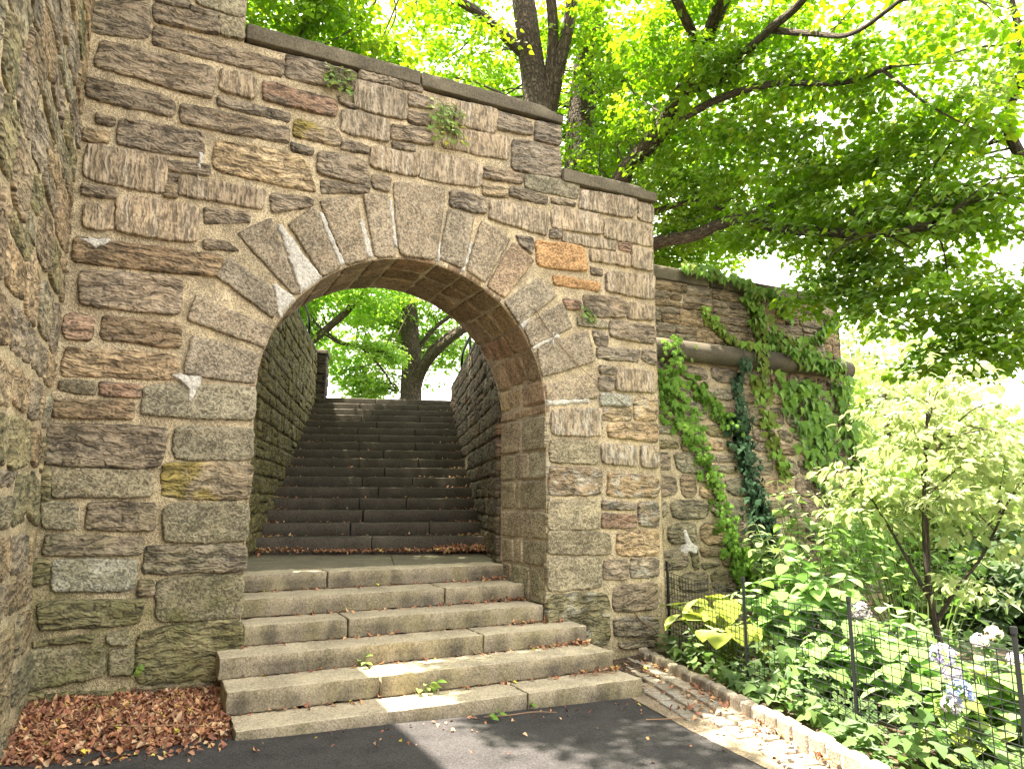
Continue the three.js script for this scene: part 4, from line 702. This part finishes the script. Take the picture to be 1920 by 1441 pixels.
// stems along wall paths [[x, y], ...]; leaves within width of them, those that show largest as parts of their own
function vine(name, label, category, paths, o) {
  const p0 = paths[0][paths[0].length - 1], v = thing(name, label, category, null, [p0[0], p0[1], BZ(p0[1])]), W = (x, y, d) => V3(x - p0[0], y - p0[1], BZ(y) - BZ(p0[1]) + d + (Math.abs(y - 3.55) < 0.2 ? 0.14 : 0) + (y > 4.42 ? 0.06 : 0));
  const ms = [];
  for (const P of paths) {
    const c = new THREE.CatmullRomCurve3(P.map(p => V3(p[0], p[1], 0))), L = c.getLength(), wid = P[0][2] ?? o.width;
    for (let k = 0; k < (o.stems || 2); k++) part(v, 'stem', tube(Array.from({ length: 10 }, (_, i) => { const q = c.getPoint(i / 9); return W(q.x + 0.35 * wid * N(i * 0.8, k * 3.3, P[0][0]), q.y, 0.02); }), [0.007, 0.004], 5, 24), M.stem);
    for (let i = 0; i < L * o.density; i++) {
      const q = c.getPoint(rnd()), s = (rnd() + rnd() - 1) * wid * 2.1, x = q.x + s, y = q.y + rr(-0.06, 0.06), n = V3(rr(-0.8, 0.8), rr(-0.1, 1.0), 1);
      const d = V3(rr(-0.8, 0.8), -1, rr(0.1, 0.5)); ms.push([place(W(x, y, rr(0.025, 0.025 + o.deep)), d, n, o.size * rr(0.65, 1.2)), pick(o.mats)]);
    }
  }
  ms.slice(0, 290).forEach(([m, mat]) => leafMesh(v, o.geo, mat, m));
  const rest = ms.slice(290); o.mats.forEach(mat => { const r = rest.filter(x => x[1] === mat); if (!r.length) return; const im = new THREE.InstancedMesh(o.geo, mat, r.length); r.forEach((x, i) => im.setMatrixAt(i, x[0])); im.name = sub(v, 'leaves'); im.userData.kind = 'stuff'; im.castShadow = true; v.add(im); });
  return v;
}
vine('creeper_vine', 'bright green creeper hanging beside the arch wall\'s right end, left of the dark ivy', 'climbing plant', [
  [[5.72, 3.68, 0.16], [5.80, 3.35], [5.75, 3.0], [5.85, 2.7], [5.98, 2.4]], [[5.98, 2.45, 0.10], [6.12, 2.08], [6.26, 1.69], [6.35, 1.23], [6.44, 0.85], [6.59, 0.5]], [[5.62, 3.3, 0.16], [5.60, 2.95], [5.72, 2.6]], [[6.06, 3.2, 0.09], [6.3, 2.95], [6.5, 2.75], [6.68, 2.55]], [[6.40, 1.1, 0.14], [6.55, 0.75], [6.7, 0.45]]],
  { width: 0.15, density: 120, size: 0.115, deep: 0.12, geo: G.creeper, mats: [LM.mid, LM.mid2, LM.mid2] });
vine('ivy_vine', 'narrow column of small dark ivy leaves down the middle of the bastion wall', 'climbing plant', [
  [[6.93, 3.48, 0.05], [6.86, 3.05, 0.1], [6.80, 2.6], [6.80, 2.2]], [[6.76, 2.75, 0.12], [6.76, 2.4], [6.80, 2.1], [6.83, 1.76], [6.81, 1.36], [6.80, 0.90], [6.80, 0.5]], [[6.83, 1.89, 0.06], [6.99, 1.49], [6.98, 1.09], [6.92, 0.6]]],
  { width: 0.13, density: 240, size: 0.075, deep: 0.10, geo: G.ivy, mats: [LM.dark, LM.dark2, LM.dark2] });
vine('creeper_vine', 'creeper spilling over the coping and spreading across the parapet and moulding', 'climbing plant', [
  [[5.99, 4.70, 0.02], [6.53, 4.68], [7.10, 4.60], [7.4, 4.5]], [[7.15, 4.5, 0.10], [7.36, 4.3], [7.5, 4.05], [7.7, 3.85], [8.0, 3.78]], [[7.3, 4.55, 0.06], [7.65, 4.5], [7.85, 4.4], [7.95, 4.2]], [[7.9, 4.0, 0.18], [8.2, 3.8], [8.5, 3.6], [8.75, 3.5]], [[7.5, 3.95, 0.2], [7.8, 3.75], [8.1, 3.6], [8.35, 3.5]], [[8.39, 3.93, 0.05], [8.7, 4.1], [8.85, 4.35]]],
  { width: 0.14, density: 150, size: 0.10, deep: 0.10, geo: G.lobed, mats: [LM.mid2, LM.hyd2, LM.hyd2, LM.lime] });
vine('creeper_vine', 'yellow-green creeper strand trailing from the parapet over the moulding\'s middle', 'climbing plant', [
  [[6.39, 4.16, 0.03], [6.55, 4.02], [6.75, 3.88], [6.95, 3.74]], [[6.9, 3.78, 0.10], [7.15, 3.72], [7.34, 3.74]], [[7.22, 3.7, 0.09], [7.3, 3.4], [7.27, 3.06], [7.32, 2.62]], [[7.3, 2.7, 0.07], [7.38, 2.26], [7.50, 1.95]], [[7.30, 3.9, 0.06], [7.32, 4.2], [7.25, 4.4]]],
  { width: 0.09, density: 105, size: 0.10, deep: 0.09, geo: G.lobed, mats: [LM.lime, LM.lime, LM.mid2] });
vine('creeper_vine', 'broad mass of creeper down the right half of the bastion wall to the shrubs', 'climbing plant', [
  [[7.75, 3.35, 0.22], [8.0, 2.95], [8.05, 2.6], [8.2, 2.2]], [[8.1, 2.4, 0.24], [8.32, 1.77], [8.55, 1.48], [8.79, 1.1]], [[8.79, 3.4, 0.12], [8.88, 3.01], [8.92, 2.4], [8.98, 1.9]], [[8.2, 3.3, 0.16], [8.35, 2.9], [8.4, 2.4]], [[8.8, 2.0, 0.2], [8.95, 1.5], [9.0, 0.9]], [[8.0, 1.4, 0.2], [8.3, 1.0], [8.6, 0.7]]],
  { width: 0.2, density: 175, size: 0.11, deep: 0.14, geo: G.lobed, mats: [LM.mid, LM.mid2, LM.hyd] });
// ------------------------------------------------------------------ weeds in the walls and on the steps
function weed(name, label, group, pos, n, size, spread, geo, mats, nrm = V3(0, 0.4, 1), hang = 0.6) {
  const w = thing(name, label, 'weed', group, pos), gs = [];
  for (let i = 0; i < n; i++) {
    const a = V3(rr(-1, 1) * spread, (rr(-1, 0.6) - hang * 0.5) * spread, rr(0.2, 0.9) * spread * (nrm.z > 0.5 ? 0.5 : 1)); if (nrm.y > 0.9) { a.y = Math.abs(a.y) * 0.8 + 0.02; a.z = rr(-1, 1) * spread; }
    gs.push(tube([V3(0, 0, -0.01), a.clone().multiplyScalar(0.5).add(V3(0, spread * 0.15, 0.01)), a], 0.0025, 4, 4));
    leafMesh(w, geo, pick(mats), place(a, V3(a.x + rr(-0.2, 0.2), a.y - 0.2 * spread, a.z + 0.1), V3(nrm.x + rr(-0.5, 0.5), nrm.y + rr(-0.2, 0.6), nrm.z), size * rr(0.6, 1.2)));
  }
  part(w, 'stem', mergeGeometries(gs), M.greenStem); return w;
}
const WM = [LM.hyd2, LM.lime, LM.lime];
weed('wall_weed', 'small leafy weed growing from the wall joint under the upper coping, left one', null, [1.25, 5.57, -6.18], 30, 0.06, 0.14, G.lobed, WM);
weed('wall_weed', 'larger drooping weed hanging from the joint under the coping, right one', null, [2.30, 5.52, -6.18], 40, 0.065, 0.17, G.lobed, WM, V3(0, 0.4, 1), 1.2);
weed('wall_weed', 'lower clump of reddish-green weed below the drooping one on the wall face', null, [2.36, 5.30, -6.18], 30, 0.06, 0.15, G.lobed, [...WM, LM.yellow]);
weed('wall_weed', 'tiny weed sprouting from a wall joint right of the arch', null, [3.94, 3.62, -6.18], 18, 0.06, 0.09, G.lobed, WM);
weed('wall_weed', 'tiny green sprig low on the wall left of the steps', null, [-0.02, 0.42, -6.17], 7, 0.045, 0.04, G.round, WM);
weed('step_weed', 'seedling with pointed leaves at the foot of the second step\'s riser, beside the sun patch', null, [1.98, 0.165, -5.50], 7, 0.085, 0.07, G.oval, [LM.lime, LM.mid2], V3(0, 1, 0.2));
weed('step_weed', 'small seedling at the joint of the third step\'s foot', null, [1.60, 0.325, -5.88], 6, 0.07, 0.05, G.oval, [LM.lime, LM.mid2], V3(0, 1, 0.2));
weed('step_weed', 'tiny weed where the lowest step meets the asphalt', null, [2.70, 0.05, -5.14], 5, 0.055, 0.04, G.oval, [LM.mid2, LM.lime], V3(0, 1, 0.2));
weed('step_weed', 'flat sprig lying on the asphalt before the lowest step', null, [2.32, 0.06, -4.98], 5, 0.07, 0.06, G.oval, [LM.lime, LM.mid2], V3(0, 1, 0.2));

{
  const dry = (label, pts, r) => { const t = part(scene, 'dead_vine', tube(pts.map(p => V3(p[0] - pts[0][0], p[1] - pts[0][1], 0.035 + 0.008 * N(p[0] * 5, p[1] * 5))), [r, r * 0.6], 5, 30), std({ color: new THREE.Color().setRGB(0.2, 0.13, 0.08) })); t.position.set(pts[0][0], pts[0][1], WZ); tag(t, label, 'dead vine'); };
  dry('thin dark dead vine stem slanting down the wall right of the arch', [[3.3, 3.55], [3.5, 3.3], [3.85, 2.98], [4.15, 2.78], [4.5, 2.55], [4.82, 2.33]], 0.005);
  dry('pale bare root curving out of the wall foot left of the fence', [[4.42, 0.52], [4.52, 0.42], [4.64, 0.36], [4.72, 0.28]], 0.007);
}
// ------------------------------------------------------------------ wire fence along the garden
reseed(67);
{
  const P = [[5.0, -6.34], [4.52, -4.72], [4.22, -3.44], [3.95, -2.25], [3.66, -0.9]], f = thing('wire_fence', 'low black wire mesh fence with slim posts along the garden edge', 'fence', null, [4.5, 0.05, -4.4]), H = 0.86, L = (x, y, z) => V3(x - 4.5, y - 0.05, z + 4.4);
  P.forEach(([x, z]) => { const g = bar(L(x, -0.1, z), L(x, 0.98, z), 0.013, 8); part(f, 'post', mergeGeometries([g, bar(L(x, 0.95, z), L(x, 0.985, z), 0.017, 8)]), M.metal); });
  for (let s = 0; s + 1 < P.length; s++) {
    const [a, b] = [P[s], P[s + 1]], len = Math.hypot(b[0] - a[0], b[1] - a[1]), gs = [], sag = t => 0.02 * N(t * 3, s * 7), pt = (t, y) => L(lerp(a[0], b[0], t) + 0.02 * Math.sin(t * Math.PI) * N(s, y * 2), y + sag(t) + 0.02 * N(t * 2 + s, 4), lerp(a[1], b[1], t)), nV = Math.round(len / 0.075);
    for (let i = 0; i < nV; i++) gs.push(bar(pt((i + 0.5) / nV, 0.04), pt((i + 0.5) / nV, H), 0.0034, 4));
    for (let y = 0.06; y <= H + 0.001; y += 0.05) for (let k = 0; k < 6; k++) gs.push(bar(pt(k / 6, y), pt((k + 1) / 6, y), 0.0034, 4));
    part(f, 'wire_mesh', mergeGeometries(gs), M.metal);
  }
}
// ------------------------------------------------------------------ garden plants
reseed(71);
function leafyBush(name, label, category, pos, o) {
  const b = thing(name, label, category, o.group, pos), gs = []; let nLeaf = 0; const extra = [];
  for (let i = 0; i < o.stems; i++) {
    const a = rnd() * 6.283, r = o.rad * Math.sqrt(rnd()), h = o.h * rr(0.55, 1.0) * (1 - 0.35 * (r / o.rad) ** 2), tip = V3(r * Math.cos(a), h, r * Math.sin(a)), base = V3(tip.x * 0.35, 0, tip.z * 0.35), mid = base.clone().lerp(tip, 0.55).add(V3(0, 0.06, 0));
    gs.push(tube([base, mid, tip], [0.008, 0.004], 5, 8));
    const c = new THREE.CatmullRomCurve3([base, mid, tip]);
    for (let k = 0; k < o.nodes; k++) {
      const t = 1 - k * o.step, p = c.getPoint(Math.max(0.1, t)), yaw = a + k * 1.57 + rr(-0.3, 0.3), sz = o.size * (0.6 + 0.4 * Math.min(1, k + 0.4)) * rr(0.75, 1.2);
      for (const s of [0, Math.PI]) { const d = V3(Math.cos(yaw + s), rr(-0.45, 0.35), Math.sin(yaw + s)), m = place(p.clone().addScaledVector(d, sz * 0.12), d, V3(rr(-0.3, 0.3), 1, rr(-0.3, 0.3)), sz); if (nLeaf++ < 280) leafMesh(b, o.geo, pick(o.mats), m); else extra.push(m); }
    }
  }
  if (extra.length) { const im = new THREE.InstancedMesh(o.geo, o.mats[0], extra.length); extra.forEach((m, i) => im.setMatrixAt(i, m)); im.name = sub(b, 'leaves'); im.userData.kind = 'stuff'; b.add(im); }
  part(b, 'stem', mergeGeometries(gs), M.greenStem); return b;
}
leafyBush('yellow_leaf_plant', 'low plant with very large glowing yellow-green leaves behind the fence beside the wall', 'plant', [4.92, 0.1, -5.5], { stems: 22, rad: 0.55, h: 0.66, nodes: 1, step: 0.2, size: 0.31, geo: G.broad, mats: [LM.hosta] });
const HB = { geo: G.broad, mats: [LM.hyd, LM.hyd2, LM.hyd] };
leafyBush('hydrangea_bush', 'tall hydrangea with broad leaves rising above the fence against the bastion wall', 'shrub', [5.5, 0.05, -4.95], { ...HB, stems: 34, rad: 0.6, h: 1.2, nodes: 4, step: 0.16, size: 0.185 });
leafyBush('hydrangea_bush', 'hydrangea with one greyish bloom behind the third fence post', 'shrub', [4.95, 0.0, -3.75], { ...HB, stems: 26, rad: 0.55, h: 0.86, nodes: 4, step: 0.18, size: 0.17 });
leafyBush('hydrangea_bush', 'hydrangea with lilac and blue blooms against the fence at lower right', 'shrub', [4.62, 0.0, -2.75], { ...HB, stems: 26, rad: 0.52, h: 0.72, nodes: 4, step: 0.18, size: 0.16, mats: [LM.hyd2, LM.hyd, LM.lime] });
leafyBush('hydrangea_bush', 'dense hydrangea behind the fence between the second and third posts, no blooms', 'shrub', [4.86, 0.0, -4.2], { ...HB, stems: 22, rad: 0.38, h: 0.56, nodes: 4, step: 0.18, size: 0.17 });
leafyBush('hydrangea_bush', 'sunlit hydrangea with pink-white blooms at the right edge', 'shrub', [5.35, 0.0, -2.6], { ...HB, stems: 26, rad: 0.5, h: 0.82, nodes: 4, step: 0.18, size: 0.16, mats: [LM.hyd2, LM.lime] });
leafyBush('leafy_shrub', 'light leafy shrub in front of the bastion wall\'s right part', 'shrub', [6.75, 0.0, -5.95], { stems: 46, rad: 0.7, h: 2.05, nodes: 5, step: 0.12, size: 0.15, geo: G.oval, mats: [LM.pale, LM.hyd2, LM.mid2] });
leafyBush('leafy_shrub', 'green shrub below the bastion\'s right corner, behind the dogwood', 'shrub', [7.7, -0.1, -5.4], { stems: 40, rad: 0.85, h: 2.0, nodes: 5, step: 0.12, size: 0.13, geo: G.oval, mats: [LM.mid, LM.mid2] });
leafyBush('leafy_shrub', 'dark green shrub in the shade at the right edge', 'shrub', [8.4, -0.4, -3.2], { stems: 36, rad: 0.9, h: 1.3, nodes: 5, step: 0.12, size: 0.13, geo: G.oval, mats: [LM.mid, LM.mid2, LM.dark2] });
function bloom(parent, pos, r, cols) {
  const gs = []; for (let i = 0; i < 70; i++) { const d = rdir(); if (d.y < -0.6) continue; for (let k = 0; k < 4; k++) { const g = leafGeo([[0, 0.1], [0.5, 0.42], [1, 0.12]], 0.1, 0.1); const t = V3(1, 0, 0).cross(d).normalize().applyAxisAngle(d, k * 1.57 + i); g.applyMatrix4(place(d.clone().multiplyScalar(r * rr(0.82, 1.0)), t.addScaledVector(d, 0.3), d, r * 0.26)); tint(g, pick(cols)); gs.push(g); } }
  const m = part(parent, 'flower_head', mergeGeometries(gs), FLOWER); m.position.set(pos[0] - parent.position.x, pos[1] - parent.position.y, pos[2] - parent.position.z); return m;
}
const FLOWER = new THREE.MeshStandardMaterial({ vertexColors: true, roughness: 0.8, side: THREE.DoubleSide });
const bushes = scene.children.filter(o => o.name.startsWith('hydrangea_bush'));
bloom(bushes[1], [4.55, 0.84, -3.62], 0.075, [[0.30, 0.28, 0.27], [0.2, 0.19, 0.2]]);
bloom(bushes[2], [4.22, 0.72, -2.82], 0.07, [[0.42, 0.38, 0.62], [0.55, 0.5, 0.68]]); bloom(bushes[2], [4.26, 0.62, -2.80], 0.06, [[0.6, 0.52, 0.66], [0.5, 0.42, 0.6]]);
bloom(bushes[2], [4.14, 0.55, -2.68], 0.07, [[0.30, 0.38, 0.68], [0.42, 0.5, 0.72]]); bloom(bushes[2], [4.08, 0.49, -2.70], 0.055, [[0.66, 0.6, 0.7]]);
bloom(bushes[4], [4.62, 0.76, -2.84], 0.05, [[0.75, 0.66, 0.68], [0.7, 0.55, 0.62]]); bloom(bushes[4], [4.74, 0.80, -2.82], 0.05, [[0.74, 0.62, 0.5]]); bloom(bushes[4], [4.66, 0.68, -2.66], 0.05, [[0.72, 0.6, 0.68]]);
// small pale tree over the garden
tree('dogwood_tree', 'small multi-stemmed tree with pale leaves in the garden right of the bastion', null, [
  [[[6.2, 0.0, -4.1], [6.18, 0.7, -4.18], [6.15, 1.1, -4.18], [6.1, 1.7, -4.1], [6.1, 2.4, -4.0]], 0.035, 0.012],
  [[[6.19, 0.6, -4.15], [6.3, 0.9, -4.0], [6.42, 1.15, -3.85], [6.6, 1.6, -3.7]], 0.022, 0.008],
  [[[6.17, 0.75, -4.18], [6.0, 1.3, -4.35], [5.8, 1.8, -4.5]], 0.02, 0.007], [[[6.16, 0.85, -4.18], [6.25, 1.5, -4.2], [6.3, 2.1, -4.25]], 0.018, 0.007]],
  [300, [[6.25, 2.2, -4.1, 0.8, 0.75, 0.7, 1.3], [5.9, 1.7, -4.55, 0.5, 0.4, 0.45, 0.6], [6.5, 1.6, -3.85, 0.5, 0.5, 0.5, 0.8], [6.2, 0.85, -3.85, 0.35, 0.2, 0.4, 0.3], [6.7, 2.2, -3.9, 0.6, 0.6, 0.6, 0.6]], { sprays: [PALE_SPRAY], mat: LM.canopy, colors: [[0.38, 0.46, 0.17], [0.32, 0.41, 0.14], [0.44, 0.50, 0.22]], gap: -0.12, clump: 1.6 }], { twigs: 60, reach: 1.4, seg: 7 });
// ivy and other low growth along the fence: nobody could count it
{
  const n = 3600, im = new THREE.InstancedMesh(G.ivy, LM.canopy, n); im.name = 'ground_cover'; let i = 0;
  while (i < n) { const t = Math.pow(rnd(), 0.8), z = lerp(-6.2, -1.2, t), x0 = kerbX(z) + 0.2, x = x0 + Math.pow(rnd(), 1.4) * 3.2, near = x - x0 < 0.35, h = near ? rr(0.03, 0.16 + 0.4 * sstep(0.1, 0.5, N(z * 2.2, x * 2.2))) : rr(0.03, 0.3); if (N(x * 1.6, z * 1.6, 7) < -0.25 && z < -3.8) { if (rnd() < 0.8) continue; } im.setMatrixAt(i, place(V3(x, landY(x, z) + h, z), V3(rr(-1, 1), rr(-0.6, 0.2), rr(-1, 1)), V3(rr(-0.4, 0.2), 1, rr(0, 0.6)), rr(0.06, 0.12))); const c = pick([[0.15, 0.27, 0.06], [0.19, 0.32, 0.07], [0.11, 0.22, 0.05]]); im.setColorAt(i, color(...c)); i++; }
  scene.add(tag(im, 'low ivy and seedlings covering the garden soil behind the fence', 'ground cover', null, 'stuff'));
}
// ------------------------------------------------------------------ fallen leaves and twigs
reseed(73);
const DRY = leafGeo([[0, 0.02], [0.3, 0.3], [0.65, 0.26], [1, 0.01]], 0.55, 0.5);
const BROWN = [[0.32, 0.135, 0.065], [0.25, 0.10, 0.055], [0.40, 0.20, 0.095], [0.17, 0.07, 0.045], [0.48, 0.28, 0.14], [0.30, 0.15, 0.085], [0.22, 0.09, 0.055], [0.44, 0.30, 0.18]];
function scatter(name, label, category, n, put, size, cols = BROWN) {
  const im = new THREE.InstancedMesh(DRY, LM.litter, n); im.name = name; im.castShadow = im.receiveShadow = true;
  for (let i = 0; i < n; i++) { const p = put(); im.setMatrixAt(i, place(p, V3(rr(-1, 1), rr(-0.25, 0.25), rr(-1, 1)), V3(rr(-0.6, 0.6), rnd() < 0.3 ? -1 : 1, rr(-0.6, 0.6)), rr(size[0], size[1]))); const c = rnd() < 0.03 ? [0.5, 0.42, 0.06] : pick(cols), t = rr(0.8, 1.25); im.setColorAt(i, color(c[0] * t, c[1] * t, c[2] * t)); }
  return scene.add(tag(im, label, category, null, 'stuff')), im;
}
{
  const mound = (x, z) => { const edge = -5.13 + 0.10 * N(x * 3, 2) - 0.05 * (x + 0.2), d = Math.min(edge - z, 0.9); return clamp(d / 0.35) * (0.05 + 0.05 * sstep(-5.3, -6.1, z) + 0.025 * N(x * 4, z * 4)); };
  const g = sheet(46, 40, (a, b) => { const x = lerp(-0.78, 0.56, a), z = lerp(-6.25, -5.0, b), m = mound(x, z); return [x, slopeY(x) + (m > 0 ? m - 0.008 : -0.05), z]; });
  const base = part(scene, 'leaf_litter_bed', g, new THREE.MeshStandardMaterial({ color: new THREE.Color().setRGB(0.2, 0.085, 0.045), map: T.soil, bumpMap: T.soil, bumpScale: 0.02, roughness: 1 })); tag(base, 'dark brown bed of rotting leaves under the loose litter left of the steps', 'leaf litter', null, 'stuff');
  scatter('leaf_litter', 'heap of reddish brown dry leaves against the wall left of the steps', 'leaf litter', 5200, () => { for (;;) { const x = rr(-0.78, 0.54), z = rr(-6.2, -4.9), m = mound(x, z); if (m > 0.012 || (rnd() < 0.12 && z < -5.0) ) return V3(x, slopeY(x) + Math.max(0, m) + rr(0.002, 0.018), z); } }, [0.025, 0.062]);
}
const treadY = (x, z) => { for (let k = 5; k >= 0; k--) if (z < FRONT[k] - 0.02) return x > LEFT[k] && x < RIGHT[k] ? (k + 1) * RISE + 0.006 : -1; return slopeY(x) + 0.006; };
scatter('fallen_leaves', 'dry leaves caught along the backs and right ends of the lower steps', 'fallen leaves', 620, () => { for (;;) { const k = Math.floor(rnd() * 5), u = rnd(), x = u < 0.55 ? lerp(RIGHT[k] - 0.9 * rnd() * rnd() - 0.05, RIGHT[k + 1], 0.15) : rr(LEFT[k] + 0.05, RIGHT[k] - 0.05), z = FRONT[k + 1] + 0.012 + rnd() * rnd() * (u < 0.55 ? 0.12 : 0.09); if (x > LEFT[k] && x < RIGHT[k] - 0.02) return V3(x, (k + 1) * RISE + 0.008 + rr(0, u < 0.55 ? 0.03 : 0.008), z); } }, [0.02, 0.055]);
scatter('fallen_leaves_001', 'drift of brown leaves at the back of the landing under the dark flight', 'fallen leaves', 900, () => { const e = rnd(), c = rnd() < 0.5 ? rr(0.55, 1.15) : rr(-1.55, 1.15), a = 9.04 - rnd() * rnd() * (c > 0.5 ? 0.45 : c < -1 ? 0.5 : 0.18), p = stairAt(a, c, 1.035 + rr(0, 0.04) * (c > 0.5 || c < -1 ? 1.5 : 0.6)); return p; }, [0.025, 0.06]);
scatter('fallen_leaves_002', 'scraps of brown leaf lying at the sides of the upper dark steps', 'fallen leaves', 700, () => { const k = Math.floor(Math.pow(rnd(), 1.5) * 15), c = rnd() < 0.45 ? 1.15 - rnd() * rnd() * 0.5 : rnd() < 0.5 ? -1.55 + rnd() * rnd() * 0.4 : rr(-1.5, 1.1); return stairAt(9.07 + 0.354 * k + rr(0.02, 0.32), c, 1.2 + 0.1575 * k + rr(0.008, 0.025)); }, [0.02, 0.05]);
scatter('fallen_leaves_003', 'scattered brown leaves on the cobbles and along the kerb', 'fallen leaves', 270, () => { for (;;) { const z = rr(-6.1, -2.2), e = edgeX(z), k = kerbX(z), x = rnd() < 0.4 ? k - rnd() * rnd() * 0.2 : rr(e - 0.05, k); if (N(x * 2.3, z * 2.3, 3) > -0.05 || rnd() < 0.25) return V3(x, slopeY(x) + 0.05 + 0.06 * (x - e) / 0.6, z); } }, [0.025, 0.065], BROWN.concat([[0.46, 0.3, 0.16], [0.5, 0.34, 0.18]]));
scatter('fallen_leaves_004', 'few leaves and crumbs strewn on the asphalt before the steps', 'fallen leaves', 130, () => { const x = rr(-0.3, 3.6), z = rnd() < 0.5 ? -5.1 + rnd() * rnd() * 0.5 : rr(-5.1, -2.5); return V3(x, slopeY(x) + 0.01, z); }, [0.015, 0.045]);
{
  const spots = [[2.55, -5.02, 0.55, 0.2], [2.0, -5.7, 0.16, 1], [3.5, -5.38, 0.3, 0.3], [0.15, -5.25, 0.7, 0.5], [3.55, -4.5, 0.4, 0.4], [4.0, -4.1, 0.35, 2.3]];
  const SLB = ['thin bare twig lying before the lowest step', 'small crooked twig on the third step', 'pale twig lying across the right end of the lowest step', 'long thin stem lying on the leaf heap', 'thin stalk on the asphalt beside the cobbles', 'curved twig lying on the cobbles among leaves'];
  spots.forEach(([x, z, l, a], i) => { const y = i === 1 ? 0.335 : i === 2 ? 0.172 : i === 3 ? slopeY(x) + 0.11 : i === 5 ? 0.07 : slopeY(x) + 0.014, t = part(scene, 'fallen_twig', tube([V3(-l / 2, 0, 0), V3(-l / 6, 0.006, 0.04 * l), V3(l / 5, 0.004, -0.03 * l), V3(l / 2, 0.002, 0.05 * l)], [0.005, 0.003], 5, 14), std({ color: new THREE.Color().setRGB(0.28, 0.17, 0.10) })); t.position.set(x, y, z); t.rotation.y = -a; tag(t, SLB[i], 'twig'); });
}
renderer.render(scene, camera);
